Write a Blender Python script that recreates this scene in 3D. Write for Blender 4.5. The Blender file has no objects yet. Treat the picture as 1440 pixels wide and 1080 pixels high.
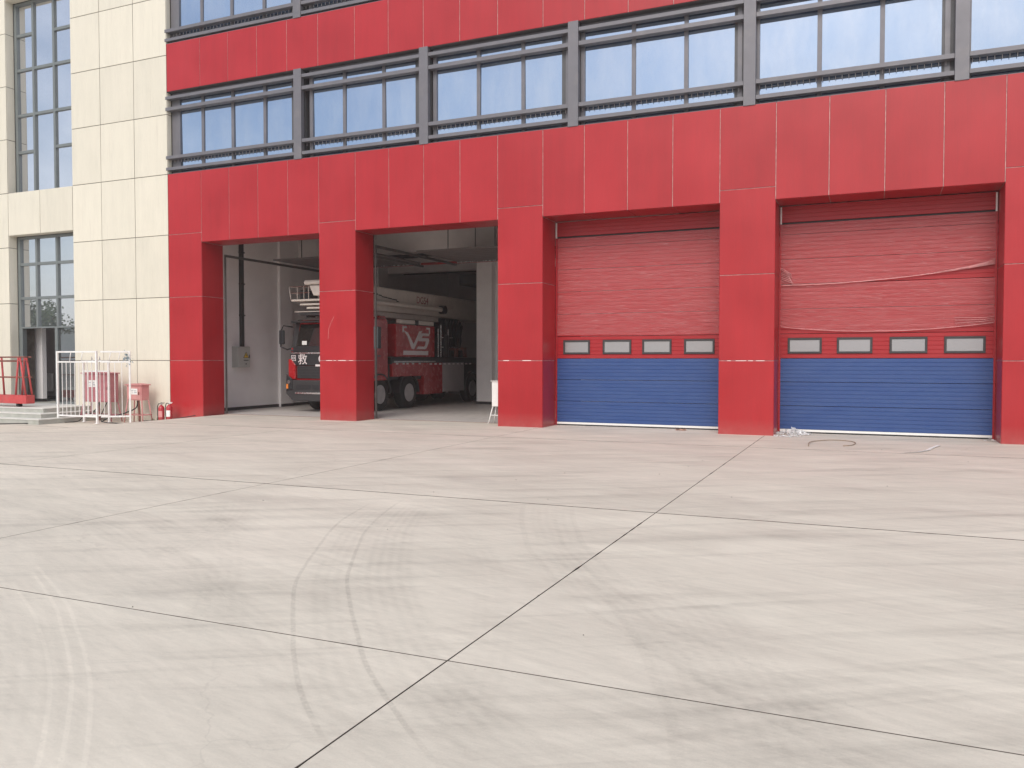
import bpy, bmesh, math, random
from mathutils import Vector, Matrix, noise
random.seed(7)
R = math.radians
scene = bpy.context.scene
COL = scene.collection

# ------------------------------------------------------------------ camera
cam_d = bpy.data.cameras.new('camera'); cam = bpy.data.objects.new('camera', cam_d); COL.objects.link(cam)
F_PX = 1161.0
cam_d.sensor_width = 36.0; cam_d.lens = 36.0 * F_PX / 1440.0
cam_d.clip_start = 0.1; cam_d.clip_end = 2000
cam.location = (0, -18.1, 1.6)
cam.rotation_euler = (R(90) - math.atan(34 / F_PX), 0, math.atan(505 / F_PX))
scene.camera = cam

# ------------------------------------------------------------------ world and sun
SUN_EL, SUN_AZ = R(42), R(174)            # azimuth clockwise from +Y: behind the camera, to its left
world = bpy.data.worlds.new('World'); scene.world = world; world.use_nodes = True
wt = world.node_tree; wn = wt.nodes; wn.clear()
out = wn.new('ShaderNodeOutputWorld'); bg = wn.new('ShaderNodeBackground'); bg.inputs['Strength'].default_value = 0.098
sky = wn.new('ShaderNodeTexSky'); sky.sky_type = 'NISHITA'; sky.sun_disc = False
sky.sun_elevation = SUN_EL; sky.sun_rotation = SUN_AZ; sky.air_density = 1.0; sky.dust_density = 2.2; sky.ozone_density = 1.0
tc = wn.new('ShaderNodeTexCoord'); mp = wn.new('ShaderNodeMapping'); mp.inputs['Scale'].default_value = (1.0, 1.0, 2.6)
cn = wn.new('ShaderNodeTexNoise'); cn.inputs['Scale'].default_value = 3.1; cn.inputs['Detail'].default_value = 6; cn.inputs['Roughness'].default_value = 0.55
cr = wn.new('ShaderNodeMapRange'); cr.inputs['From Min'].default_value = 0.34; cr.inputs['From Max'].default_value = 0.74
cr.inputs['To Min'].default_value = 0.12; cr.inputs['To Max'].default_value = 0.92
mx = wn.new('ShaderNodeMix'); mx.data_type = 'RGBA'
mx.inputs[7].default_value = (7.6, 8.0, 8.9, 1)
wt.links.new(tc.outputs['Generated'], mp.inputs['Vector']); wt.links.new(mp.outputs[0], cn.inputs['Vector'])
wt.links.new(cn.outputs['Fac'], cr.inputs['Value']); wt.links.new(cr.outputs[0], mx.inputs[0])
wt.links.new(sky.outputs[0], mx.inputs[6]); wt.links.new(mx.outputs[2], bg.inputs['Color']); wt.links.new(bg.outputs[0], out.inputs[0])
sun_d = bpy.data.lights.new('sun', 'SUN'); sun = bpy.data.objects.new('sun', sun_d); COL.objects.link(sun)
sun_d.energy = 1.6; sun_d.angle = R(40); sun_d.color = (1.0, 0.945, 0.875)
sd = Vector((math.sin(SUN_AZ) * math.cos(SUN_EL), math.cos(SUN_AZ) * math.cos(SUN_EL), math.sin(SUN_EL)))
sun.rotation_euler = sd.to_track_quat('Z', 'Y').to_euler(); sun.location = (-10, -30, 30)
scene.view_settings.view_transform = 'Standard'; scene.view_settings.look = 'None'
scene.view_settings.exposure = 0.46; scene.view_settings.gamma = 1.0
scene.view_settings.use_curve_mapping = False
VEIL_DENSITY = 0.0009
scene.cycles.volume_bounces = 1
scene.cycles.max_bounces = 12; scene.cycles.diffuse_bounces = 9; scene.cycles.glossy_bounces = 4
scene.cycles.transparent_max_bounces = 8; scene.cycles.use_denoising = True

# ------------------------------------------------------------------ material helpers
class NT:
    def __init__(s, name):
        s.m = bpy.data.materials.new(name); s.m.use_nodes = True
        s.t = s.m.node_tree; s.n = s.t.nodes
        s.b = s.n['Principled BSDF']; s.o = s.n['Material Output']
    def link(s, a, b): s.t.links.new(a, b)
    def setin(s, node, key, v):
        if v is None: return
        if hasattr(v, 'is_output') or isinstance(v, bpy.types.NodeSocket): s.link(v, node.inputs[key])
        else: node.inputs[key].default_value = v
    def math(s, op, a, b=None, c=None, clamp=False):
        n = s.n.new('ShaderNodeMath'); n.operation = op; n.use_clamp = clamp
        for i, v in enumerate((a, b, c)): s.setin(n, i, v)
        return n.outputs[0]
    def vmath(s, op, a, b=None):
        n = s.n.new('ShaderNodeVectorMath'); n.operation = op
        s.setin(n, 0, a)
        if b is not None: s.setin(n, 1, b)
        return n.outputs['Value'] if op in ('LENGTH', 'DOT_PRODUCT', 'DISTANCE') else n.outputs[0]
    def noise(s, vec, scale, detail=4, rough=0.5, dist=0.0, mapscale=None):
        if mapscale:
            m = s.n.new('ShaderNodeMapping'); m.inputs['Scale'].default_value = mapscale; s.link(vec, m.inputs[0]); vec = m.outputs[0]
        n = s.n.new('ShaderNodeTexNoise'); n.inputs['Scale'].default_value = scale; n.inputs['Detail'].default_value = detail
        n.inputs['Roughness'].default_value = rough; n.inputs['Distortion'].default_value = dist
        s.link(vec, n.inputs['Vector']); return n.outputs['Fac']
    def ramp(s, v, a, b, lo=0.0, hi=1.0, smooth=False):
        n = s.n.new('ShaderNodeMapRange'); s.setin(n, 'Value', v)
        if smooth: n.interpolation_type = 'SMOOTHSTEP'
        n.inputs['From Min'].default_value = a; n.inputs['From Max'].default_value = b
        n.inputs['To Min'].default_value = lo; n.inputs['To Max'].default_value = hi
        return n.outputs[0]
    def mix(s, f, a, b, mode='MIX'):
        n = s.n.new('ShaderNodeMix'); n.data_type = 'RGBA'; n.blend_type = mode
        s.setin(n, 0, f); s.setin(n, 6, a); s.setin(n, 7, b); return n.outputs[2]
    def pos(s):
        return s.n.new('ShaderNodeNewGeometry').outputs['Position']
    def obj(s): return s.n.new('ShaderNodeTexCoord').outputs['Object']
    def rnd(s): return s.n.new('ShaderNodeObjectInfo').outputs['Random']
    def bump(s, h, strength=0.2, dist=0.01):
        n = s.n.new('ShaderNodeBump'); n.inputs['Strength'].default_value = strength; n.inputs['Distance'].default_value = dist
        s.link(h, n.inputs['Height']); s.link(n.outputs[0], s.b.inputs['Normal'])

def C4(c): return (c[0], c[1], c[2], 1.0)

def simple(name, col, rough=0.5, metal=0.0, var=0.12, vscale=6.0, spec=None, dirt=None, bump=0.0, coat=0.0, emit=None):
    k = NT(name); p = k.pos()
    n = k.noise(p, vscale, 5, 0.6)
    f = k.ramp(n, 0.3, 0.7, 1 - var, 1 + var)
    base = k.mix(1.0, C4(col), C4((1, 1, 1)), 'MULTIPLY')
    mulc = k.n.new('ShaderNodeCombineColor')
    for i in range(3): k.link(f, mulc.inputs[i])
    c = k.mix(1.0, C4(col), mulc.outputs[0], 'MULTIPLY')
    if dirt:
        d = k.noise(p, 2.3, 6, 0.65)
        c = k.mix(k.ramp(d, 0.52, 0.75, 0, dirt[1]), c, C4(dirt[0]))
    k.link(c, k.b.inputs['Base Color'])
    k.link(k.ramp(k.noise(p, vscale * 3, 3), 0.3, 0.7, max(0.02, rough - 0.07), min(1, rough + 0.07)), k.b.inputs['Roughness'])
    k.b.inputs['Metallic'].default_value = metal
    if coat: k.b.inputs['Coat Weight'].default_value = coat; k.b.inputs['Coat Roughness'].default_value = 0.08
    if bump: k.bump(k.noise(p, 60, 3), bump, 0.004)
    return k.m

def cladding(name, col, rough, streak, satin, dark):
    """aluminium composite sheet: each sheet a shade of its own, cloudy fading, run-off streaks"""
    k = NT(name); p = k.pos(); rn = k.rnd()
    off = k.n.new('ShaderNodeCombineXYZ'); k.link(k.math('MULTIPLY', rn, 37.0), off.inputs[0]); k.link(k.math('MULTIPLY', rn, 11.0), off.inputs[2])
    q = k.vmath('ADD', p, off.outputs[0])
    cloud = k.noise(q, 0.8, 3, 0.5)
    st = k.noise(q, 2.2, 5, 0.6, mapscale=(2.2, 2.2, 0.22))
    fine = k.noise(q, 14, 3, 0.6, mapscale=(3.0, 3.0, 0.25))
    v = k.math('ADD', k.ramp(cloud, 0.3, 0.7, -satin, satin), k.ramp(rn, 0, 1, -0.05, 0.05))
    v = k.math('ADD', v, k.ramp(st, 0.35, 0.7, streak * 0.5, -streak))
    v = k.math('ADD', v, k.ramp(fine, 0.3, 0.7, 0.035, -0.035))
    v = k.math('ADD', v, 1.0)
    g = k.n.new('ShaderNodeCombineColor')
    for i in range(3): k.link(v, g.inputs[i])
    c = k.mix(1.0, C4(col), g.outputs[0], 'MULTIPLY')
    # chalky dust film, thickest in clouds
    c = k.mix(k.ramp(k.noise(q, 0.8, 2, 0.45), 0.25, 0.75, 0.0, dark[1]), c, C4(dark[0]))
    # splash dirt near the ground
    z = k.n.new('ShaderNodeSeparateXYZ'); k.link(p, z.inputs[0])
    lo = k.math('MULTIPLY', k.ramp(z.outputs[2], -0.3, 0.35, 0.5, 0.0), k.noise(q, 5, 5, 0.7))
    c = k.mix(lo, c, C4((0.42, 0.36, 0.31)))
    # narrow run-off streaks below the joints
    run = k.noise(q, 9.0, 3, 0.55, mapscale=(1.6, 1.6, 0.06))
    c = k.mix(k.ramp(run, 0.62, 0.74, 0.0, 0.20), c, C4((col[0] * .55 + .02, col[1] * .5 + .012, col[2] * .5 + .012)))
    k.link(c, k.b.inputs['Base Color'])
    k.link(k.ramp(k.noise(q, 1.2, 3, 0.5), 0.3, 0.7, rough - 0.02, rough + 0.04), k.b.inputs['Roughness'])
    wob = k.noise(q, 0.8, 2, 0.4)
    k.bump(wob, 0.10, 0.03)
    return k.m

M = {}
M['red'] = cladding('red_cladding', (0.375, 0.007, 0.012), 0.34, 0.07, 0.07, ((0.50, 0.07, 0.08), 0.14))
M['beige'] = cladding('beige_cladding', (0.70, 0.66, 0.55), 0.42, 0.05, 0.035, ((0.66, 0.60, 0.50), 0.25))
M['seal_red'] = simple('pale_sealant', (0.52, 0.40, 0.38), 0.8, var=0.35, vscale=9)
M['seal_beige'] = simple('dark_joint', (0.10, 0.085, 0.07), 0.9, var=0.4, vscale=5)
M['alu'] = simple('grey_aluminium', (0.155, 0.150, 0.165), 0.42, 0.15, var=0.06, vscale=3, dirt=((0.24, 0.22, 0.21), 0.4))
M['pale_alu'] = simple('pale_aluminium', (0.45, 0.42, 0.42), 0.4, 0.1)
M['rim'] = simple('grey_rim_paint', (0.36, 0.34, 0.34), 0.35, 0.2, var=0.06)
M['int_dark'] = simple('dim_brown_steel', (0.16, 0.135, 0.13), 0.7)
M['track'] = simple('galvanised_track', (0.10, 0.09, 0.085), 0.5, 0.2)
M['alu_dark'] = simple('dark_aluminium', (0.085, 0.085, 0.09), 0.5, 0.1, var=0.08, vscale=3)
M['frame_green'] = simple('grey_window_frame', (0.17, 0.19, 0.19), 0.45, 0.1, var=0.06, vscale=3)
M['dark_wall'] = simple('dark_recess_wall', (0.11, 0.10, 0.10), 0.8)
M['int_white'] = simple('white_interior_paint', (0.90, 0.87, 0.855), 0.8, var=0.05, vscale=1.2, dirt=((0.76, 0.72, 0.70), 0.3))
M['int_grey'] = simple('grey_interior_paint', (0.44, 0.40, 0.40), 0.85, var=0.1, vscale=1.0)
M['int_beam'] = simple('pale_concrete_beam', (0.74, 0.70, 0.68), 0.9, var=0.08, vscale=1.5)
M['skirting'] = simple('black_skirting', (0.05, 0.045, 0.045), 0.6)
M['white_metal'] = simple('white_painted_metal', (0.80, 0.79, 0.77), 0.45, var=0.06, vscale=8, dirt=((0.38, 0.24, 0.20), 0.35))
M['white_plain'] = simple('white_enamel', (0.80, 0.79, 0.76), 0.4, var=0.04)
M['black'] = simple('black_plastic', (0.022, 0.022, 0.025), 0.45, var=0.2)
M['rubber'] = simple('rubber', (0.028, 0.027, 0.027), 0.8, var=0.25, dirt=((0.14, 0.12, 0.11), 0.5))
M['pink'] = simple('faded_pink_paint', (0.62, 0.27, 0.26), 0.6, var=0.10, vscale=5, dirt=((0.60, 0.42, 0.37), 0.6), bump=0.1)
M['pink_dark'] = simple('faded_rose_paint', (0.46, 0.17, 0.19), 0.6, var=0.10, vscale=5, dirt=((0.45, 0.28, 0.27), 0.5), bump=0.1)
M['rust'] = simple('rusty_steel', (0.22, 0.08, 0.06), 0.75, var=0.3, vscale=14)
M['cradle_red'] = simple('weathered_red_steel', (0.50, 0.06, 0.06), 0.5, var=0.15, vscale=6, dirt=((0.30, 0.18, 0.15), 0.5))
M['ext_red'] = simple('extinguisher_red', (0.42, 0.02, 0.03), 0.3, var=0.06, dirt=((0.45, 0.25, 0.25), 0.5))
M['box_grey'] = simple('grey_box_paint', (0.46, 0.46, 0.43), 0.45, var=0.04)
M['paper'] = simple('paper', (0.82, 0.81, 0.78), 0.7, var=0.06, vscale=20)
M['ink'] = simple('dark_ink', (0.05, 0.05, 0.05), 0.7)
M['ink_grey'] = simple('grey_ink', (0.50, 0.50, 0.51), 0.7)
M['yellow'] = simple('yellow_sticker', (0.75, 0.52, 0.04), 0.5)
M['cable'] = simple('black_cable', (0.03, 0.028, 0.028), 0.6)
M['cable_brown'] = simple('brown_cable', (0.26, 0.18, 0.11), 0.6)
M['truck_red'] = simple('truck_red_paint', (0.42, 0.018, 0.022), 0.25, var=0.05, vscale=2, coat=0.5, dirt=((0.30, 0.05, 0.05), 0.2))
M['truck_grey'] = simple('truck_dark_grey', (0.035, 0.033, 0.035), 0.5, var=0.1)
M['truck_white'] = simple('truck_off_white', (0.72, 0.65, 0.58), 0.4, var=0.06, dirt=((0.50, 0.43, 0.38), 0.4))
M['letter'] = simple('pale_lettering', (0.80, 0.72, 0.72), 0.45, var=0.03)
M['letter_red'] = simple('dark_red_lettering', (0.30, 0.05, 0.05), 0.5)
M['chrome'] = simple('bare_metal', (0.62, 0.60, 0.60), 0.25, 0.9, var=0.05)
M['faded_wrapper'] = simple('faded_wrapper', (0.55, 0.33, 0.24), 0.6, var=0.3, vscale=20)
M['orange'] = simple('orange_reflector', (0.80, 0.25, 0.05), 0.3)
M['bark'] = simple('bark', (0.10, 0.075, 0.055), 0.9, var=0.3, vscale=8)
M['step'] = simple('grey_stone_step', (0.40, 0.40, 0.36), 0.75, var=0.12, vscale=4, dirt=((0.24, 0.26, 0.20), 0.5), bump=0.1)
M['step_edge'] = simple('pale_step_nosing', (0.62, 0.61, 0.57), 0.7, var=0.08, vscale=6)
M['teal'] = simple('blue_grey_cloth', (0.26, 0.32, 0.35), 0.9, var=0.4, vscale=30)
M['door_blue'] = None

def leaf_mat():
    k = NT('leaf_green'); p = k.pos()
    c = k.mix(k.ramp(k.noise(p, 1.1, 4), 0.35, 0.65), C4((0.035, 0.07, 0.02)), C4((0.09, 0.13, 0.04)))
    k.link(c, k.b.inputs['Base Color']); k.b.inputs['Roughness'].default_value = 0.7
    return k.m
M['leaf'] = leaf_mat()

def mirror_glass(name, tint, refl, base, rough=0.012, wob=0.05):
    """solar-coated window glass: mostly mirror, dark behind"""
    k = NT(name); p = k.pos(); rn = k.rnd()
    gl = k.n.new('ShaderNodeBsdfGlossy'); gl.inputs['Roughness'].default_value = rough
    df = k.b; k.setin(df, 'Base Color', C4(base)); df.inputs['Roughness'].default_value = 0.15
    d = k.noise(p, 1.2, 5, 0.65, mapscale=(1.5, 1.5, 0.5))
    tintc = k.mix(k.ramp(d, 0.35, 0.7, 0.0, 0.35), C4(tint), C4((0.86, 0.88, 0.90)))
    k.link(tintc, gl.inputs['Color'])
    b = k.n.new('ShaderNodeBump'); b.inputs['Strength'].default_value = wob; b.inputs['Distance'].default_value = 0.02
    off = k.n.new('ShaderNodeCombineXYZ'); k.link(k.math('MULTIPLY', rn, 29.0), off.inputs[0])
    k.link(k.noise(k.vmath('ADD', p, off.outputs[0]), 0.9, 1, 0.3), b.inputs['Height'])
    k.link(b.outputs[0], gl.inputs['Normal'])
    fr = k.n.new('ShaderNodeFresnel'); fr.inputs['IOR'].default_value = 1.6
    f = k.math('ADD', k.math('MULTIPLY', fr.outputs[0], 0.6), refl, clamp=True)
    ms = k.n.new('ShaderNodeMixShader'); k.link(f, ms.inputs[0]); k.link(df.outputs[0], ms.inputs[1]); k.link(gl.outputs[0], ms.inputs[2])
    k.link(ms.outputs[0], k.o.inputs['Surface'])
    return k.m
M['glass'] = mirror_glass('blue_coated_glass', (0.52, 0.65, 0.83), 0.66, (0.05, 0.07, 0.10), wob=0.0)
M['glass_stair'] = mirror_glass('grey_coated_glass', (0.95, 0.96, 1.0), 0.68, (0.10, 0.11, 0.12), wob=0.09)
M['glass_dark'] = mirror_glass('dark_door_glass', (0.60, 0.70, 0.74), 0.22, (0.06, 0.06, 0.06))
M['glass_frost'] = mirror_glass('dusty_acrylic', (0.8, 0.8, 0.84), 0.18, (0.24, 0.235, 0.24), rough=0.22, wob=0.15)
M['glass_cab'] = mirror_glass('windscreen_glass', (0.6, 0.62, 0.62), 0.12, (0.025, 0.022, 0.02))

def door_mat(name, col, dust):
    k = NT(name); p = k.pos()
    c = k.mix(k.ramp(k.noise(p, 2.2, 6, 0.65, mapscale=(0.5, 1, 1.6)), 0.4, 0.75, 0.0, 0.30), C4(col), C4(dust))
    fine = k.noise(p, 9, 4, 0.6, mapscale=(0.25, 1, 3.0))
    c = k.mix(k.ramp(fine, 0.45, 0.75, 0, 0.12), c, C4(dust))
    k.link(c, k.b.inputs['Base Color'])
    k.b.inputs['Roughness'].default_value = 0.42
    k.bump(k.noise(p, 40, 3, mapscale=(1, 1, 1)), 0.08, 0.004)
    return k.m
M['door_red'] = door_mat('door_red_steel', (0.34, 0.007, 0.012), (0.40, 0.035, 0.045))
M['door_blue'] = door_mat('door_blue_steel', (0.024, 0.066, 0.215), (0.075, 0.125, 0.265))

def film_mat():
    k = NT('protective_film'); p = k.pos()
    streak = k.noise(p, 3.0, 6, 0.7, 0.8, mapscale=(0.8, 1, 7.0))
    fine = k.noise(p, 9.0, 5, 0.6, 0.5, mapscale=(0.6, 1, 6.0))
    k.setin(k.b, 'Base Color', C4((0.72, 0.31, 0.31)))
    k.b.inputs['Roughness'].default_value = 0.26
    a = k.math('ADD', k.ramp(streak, 0.35, 0.75, 0.10, 0.27), k.ramp(fine, 0.56, 0.72, 0.0, 0.38))
    k.link(a, k.b.inputs['Alpha'])
    k.bump(k.math('ADD', streak, k.math('MULTIPLY', fine, 0.4)), 0.6, 0.03)
    return k.m
M['film'] = film_mat()
M['film_fold'] = simple('bunched_film', (0.62, 0.28, 0.28), 0.3, var=0.25, vscale=14)
def crumple_mat():
    k = NT('crumpled_plastic'); p = k.pos()
    k.setin(k.b, 'Base Color', C4((0.78, 0.78, 0.78))); k.b.inputs['Roughness'].default_value = 0.25
    k.link(k.ramp(k.noise(p, 25, 3), 0.3, 0.7, 0.35, 1.0), k.b.inputs['Alpha'])
    return k.m
M['crumple'] = crumple_mat()

# ---- concrete yard: cloudy cement, broom streaks, tyre arcs where they lie on the slabs
ARCS = [  # centre x, y, radius, half width, start point, end point, strength, kind(0 dark band with tread lines, 1 pale lines)
    (4.75, -7.69, 10.20, 0.016, (-5.1, -10.1), (-1.92, -15.6), 0.36, 0),
    (5.39, -7.18, 10.66, 0.016, (-4.97, -9.72), (-1.5, -15.6), 0.36, 0),
    (4.75, -7.69, 9.96, 0.18, (-4.9, -10.4), (-1.6, -15.6), 0.12, 2),
    (5.39, -7.18, 10.40, 0.22, (-4.6, -9.9), (-1.2, -15.6), 0.15, 2),
    (-10.35, -24.03, 10.96, 0.013, (-5.6, -13.9), (-2.9, -16.4), 0.22, 1),
    (-11.17, -24.74, 12.12, 0.013, (-6.0, -13.7), (-2.9, -16.2), 0.22, 1),
    (-10.99, -24.67, 12.036, 0.013, (-6.1, -13.5), (-2.6, -16.2), 0.22, 1),
    (-11.0, -24.6, 11.75, 0.32, (-6.1, -13.9), (-2.9, -16.4), 0.10, 2),
    (-10.43, -17.13, 9.07, 0.15, (-4.5, -10.4), (-1.6, -15.2), 0.06, 2),
    (-9.41, -18.47, 7.05, 0.16, (-12.0, -11.9), (-5.5, -12.6), 0.15, 2),
    (-9.76, -19.90, 8.07, 0.20, (-9.5, -11.8), (-5.1, -13.2), 0.12, 2),
    (-9.6, -18.9, 6.9, 0.12, (-9.2, -12.0), (-6.0, -13.2), 0.08, 2),
    (-7.90, -17.45, 5.33, 0.20, (-5.7, -12.5), (-3.3, -14.6), 0.08, 2),
    (-11.46, -14.95, 6.41, 0.24, (-5.2, -13.2), (-6.7, -10.6), 0.08, 2),
    (6.31, -6.51, 10.32, 0.03, (-3.6, -9.6), (-2.0, -12.7), 0.16, 0),
    (6.31, -6.51, 10.10, 0.14, (-3.4, -9.6), (-1.8, -12.7), 0.09, 2),
    (4.63, -7.52, 7.87, 0.03, (-2.95, -9.6), (-1.5, -12.5), 0.16, 0),
    (4.63, -7.52, 7.98, 0.12, (-2.95, -9.6), (-1.5, -12.5), 0.08, 2),
    (-8.97, -17.37, 9.05, 0.40, (-1.9, -11.8), (0.1, -15.6), 0.09, 2),
    (3.56, -8.49, 6.60, 0.03, (-2.2, -11.6), (0.7, -14.5), 0.15, 0),
    (3.56, -8.49, 6.85, 0.22, (-2.4, -11.4), (0.9, -14.9), 0.06, 2),
    (9.30, -3.18, 14.76, 0.03, (-1.8, -12.8), (0.4, -15.1), 0.15, 0),
    (9.30, -3.18, 14.60, 0.20, (-2.1, -12.4), (0.6, -15.1), 0.055, 2),
    (-6.5, -20.5, 8.2, 0.14, (-9.8, -12.9), (-3.0, -13.2), 0.07, 2),
    (-14.0, -21.5, 12.6, 0.16, (-8.5, -10.2), (-3.5, -14.6), 0.07, 2),
    (1.0, -25.5, 12.2, 0.14, (-4.2, -14.5), (5.0, -14.0), 0.05, 2),
    (2.0, 4.0, 14.6, 0.12, (-4.5, -9.1), (4.0, -10.5), 0.06, 2),
    (2.0, 4.0, 16.6, 0.12, (-3.5, -11.7), (4.0, -12.5), 0.06, 2),
    (-11.0, -24.6, 11.2, 0.22, (-6.4, -14.6), (-3.6, -16.2), 0.13, 2),
    (-11.0, -24.6, 12.9, 0.16, (-6.1, -12.9), (-2.3, -15.6), 0.10, 2),
    (-9.41, -18.47, 7.6, 0.10, (-10.5, -11.4), (-5.0, -12.5), 0.12, 2),
    (-8.97, -17.37, 8.66, 0.035, (-1.9, -12.0), (-0.5, -15.2), 0.16, 0),
]
SPOTS = [((-2.36, -13.83), 0.30, 0.07, 0.26), ((-3.45, -12.11), 0.45, 0.05, 0.12), ((-0.75, -12.75), 0.34, 0.09, 0.20), ((-0.36, -14.61), 0.13, 0.07, 0.22),
         ((-0.05, -14.45), 0.16, 0.06, 0.14), ((-1.75, -10.77), 0.45, 0.10, 0.14), ((-3.2, -12.3), 1.6, 0.10, 0.10), ((-6.6, -14.1), 0.3, 0.1, 0.12)]
def concrete_mat():
    k = NT('yard_concrete'); p = k.pos(); rn = k.rnd()
    flat = k.vmath('MULTIPLY', p, (1, 1, 0)); sep = k.n.new('ShaderNodeSeparateXYZ'); k.link(p, sep.inputs[0])
    big = k.noise(flat, 0.22, 5, 0.6, 0.6)
    mid = k.noise(flat, 0.9, 6, 0.62, 0.5, mapscale=(0.55, 1.6, 1))
    m2 = k.n.new('ShaderNodeMapping'); m2.inputs['Rotation'].default_value = (0, 0, R(23)); k.link(flat, m2.inputs[0])
    br = k.noise(m2.outputs[0], 4.0, 6, 0.7, 0.3, mapscale=(0.35, 3.2, 1))
    m3 = k.n.new('ShaderNodeMapping'); m3.inputs['Rotation'].default_value = (0, 0, R(-31)); k.link(flat, m3.inputs[0])
    br2 = k.noise(m3.outputs[0], 1.3, 6, 0.65, 0.5, mapscale=(0.25, 2.6, 1))
    grit = k.noise(flat, 90, 3, 0.7)
    m4 = k.n.new('ShaderNodeMapping'); m4.inputs['Rotation'].default_value = (0, 0, R(8)); k.link(flat, m4.inputs[0])
    swp = k.noise(m4.outputs[0], 11.0, 6, 0.75, 0.4, mapscale=(0.22, 2.0, 1))
    col = k.mix(k.ramp(big, 0.3, 0.7), C4((0.600, 0.558, 0.468)), C4((0.645, 0.592, 0.500)))
    v = k.math('ADD', 1.0, k.ramp(mid, 0.33, 0.67, -0.085, 0.07))
    v = k.math('ADD', v, k.ramp(br, 0.3, 0.7, -0.065, 0.055))
    v = k.math('ADD', v, k.ramp(br2, 0.50, 0.66, 0.0, -0.15))
    v = k.math('ADD', v, k.ramp(swp, 0.3, 0.7, -0.05, 0.045))
    v = k.math('ADD', v, k.ramp(grit, 0.25, 0.75, -0.05, 0.05))
    g2 = k.noise(flat, 22, 5, 0.8, mapscale=(0.6, 1.5, 1)); v = k.math('ADD', v, k.ramp(g2, 0.3, 0.7, -0.045, 0.04))
    v = k.math('ADD', v, k.ramp(rn, 0, 1, -0.025, 0.025))
    # warped coordinates for the tyre marks so that nothing is compass-drawn
    wv = k.n.new('ShaderNodeTexNoise'); wv.inputs['Scale'].default_value = 0.7; wv.inputs['Detail'].default_value = 1; k.link(flat, wv.inputs['Vector'])
    w = k.vmath('MULTIPLY', k.vmath('SUBTRACT', wv.outputs['Color'], (0.5, 0.5, 0.5)), (0.10, 0.10, 0.0))
    fp = k.vmath('ADD', flat, w)
    patch = k.noise(flat, 2.2, 5, 0.75)
    tread = k.noise(flat, 30, 4, 0.7)
    dark = 0.0; pale = 0.0
    for cx, cy, r, hw, a, b, s, kind in ARCS:
        c = Vector((cx, cy, 0)); A = (Vector((a[0], a[1], 0)) - c).normalized(); B = (Vector((b[0], b[1], 0)) - c).normalized()
        mid_ = (A + B).normalized(); cosh = mid_.dot(A)
        d = k.vmath('SUBTRACT', fp, tuple(c))
        L = k.vmath('LENGTH', d)
        e = k.math('ABSOLUTE', k.math('SUBTRACT', L, r))
        band = k.ramp(e, hw * 0.55, hw * 1.15, 1, 0, True)
        cosv = k.math('DIVIDE', k.vmath('DOT_PRODUCT', d, tuple(mid_)), L)
        span = 1 - cosh
        ang = k.ramp(cosv, cosh, cosh + span * 0.45, 0, 1, True)
        mk_ = k.math('MULTIPLY', band, ang)
        if kind == 2:   # broad tread band: ribs along the arc
            rib = k.math('SINE', k.math('MULTIPLY', L, 2 * math.pi / 0.075))
            mk_ = k.math('MULTIPLY', mk_, k.ramp(rib, -1, 1, 0.45, 1.0))
            mk_ = k.math('MULTIPLY', mk_, k.ramp(patch, 0.35, 0.6, 0.5, 2.1))
        elif kind == 0:
            mk_ = k.math('MULTIPLY', mk_, k.ramp(tread, 0.35, 0.6, 0.15, 1.3))
        else:
            mk_ = k.math('MULTIPLY', mk_, k.ramp(tread, 0.3, 0.65, 0.2, 1.0))
        t = k.math('MULTIPLY', mk_, s)
        if kind == 1: pale = t if pale == 0.0 else k.math('MAXIMUM', pale, t)
        else: dark = t if dark == 0.0 else k.math('ADD', dark, t)
    for (x, y), rx, ry, s in SPOTS:
        d = k.vmath('MULTIPLY', k.vmath('SUBTRACT', fp, (x, y, 0)), (1 / rx, 1 / ry, 0))
        t = k.math('MULTIPLY', k.ramp(k.vmath('LENGTH', d), 0.45, 1.1, 1, 0, True), k.ramp(patch, 0.3, 0.6, 0.3, 1.1))
        dark = k.math('ADD', dark, k.math('MULTIPLY', t, s * 0.8))
    v = k.math('SUBTRACT', v, k.math('MULTIPLY', dark, 0.36))
    v = k.math('ADD', v, k.math('MULTIPLY', pale, 0.42))
    # slightly darker pinkish tint and whitish cement wash towards the garage
    g = k.n.new('ShaderNodeCombineColor')
    for i in range(3): k.link(v, g.inputs[i])
    near = k.ramp(sep.outputs[1], -10.5, -2.0, 0, 1, True)
    ws = k.noise(flat, 0.55, 6, 0.7, 0.8, mapscale=(0.6, 1.8, 1))
    c = k.mix(k.math('MULTIPLY', near, k.ramp(ws, 0.48, 0.62, 0, 0.75)), col, C4((0.70, 0.615, 0.53)))
    c = k.mix(k.math('MULTIPLY', near, 0.35), c, C4((0.575, 0.510, 0.44)))
    c = k.mix(1.0, c, g.outputs[0], 'MULTIPLY')
    # pale laitance patches, oil spots, hairline cracks
    lp = k.noise(flat, 0.75, 7, 0.72, 1.2, mapscale=(0.7, 1.5, 1))
    c = k.mix(k.ramp(lp, 0.56, 0.70, 0, 0.35), c, C4((0.70, 0.64, 0.54)))
    op = k.noise(k.vmath('ADD', flat, (13.7, 5.1, 0)), 0.9, 5, 0.6, 0.3, mapscale=(0.5, 1.3, 1))
    c = k.mix(k.ramp(op, 0.63, 0.74, 0, 0.35), c, C4((0.36, 0.335, 0.30)))
    cv = k.n.new('ShaderNodeTexVoronoi'); cv.feature = 'DISTANCE_TO_EDGE'; cv.inputs['Scale'].default_value = 0.30
    wn2 = k.n.new('ShaderNodeTexNoise'); wn2.inputs['Scale'].default_value = 1.3; wn2.inputs['Detail'].default_value = 7; k.link(flat, wn2.inputs['Vector'])
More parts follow.
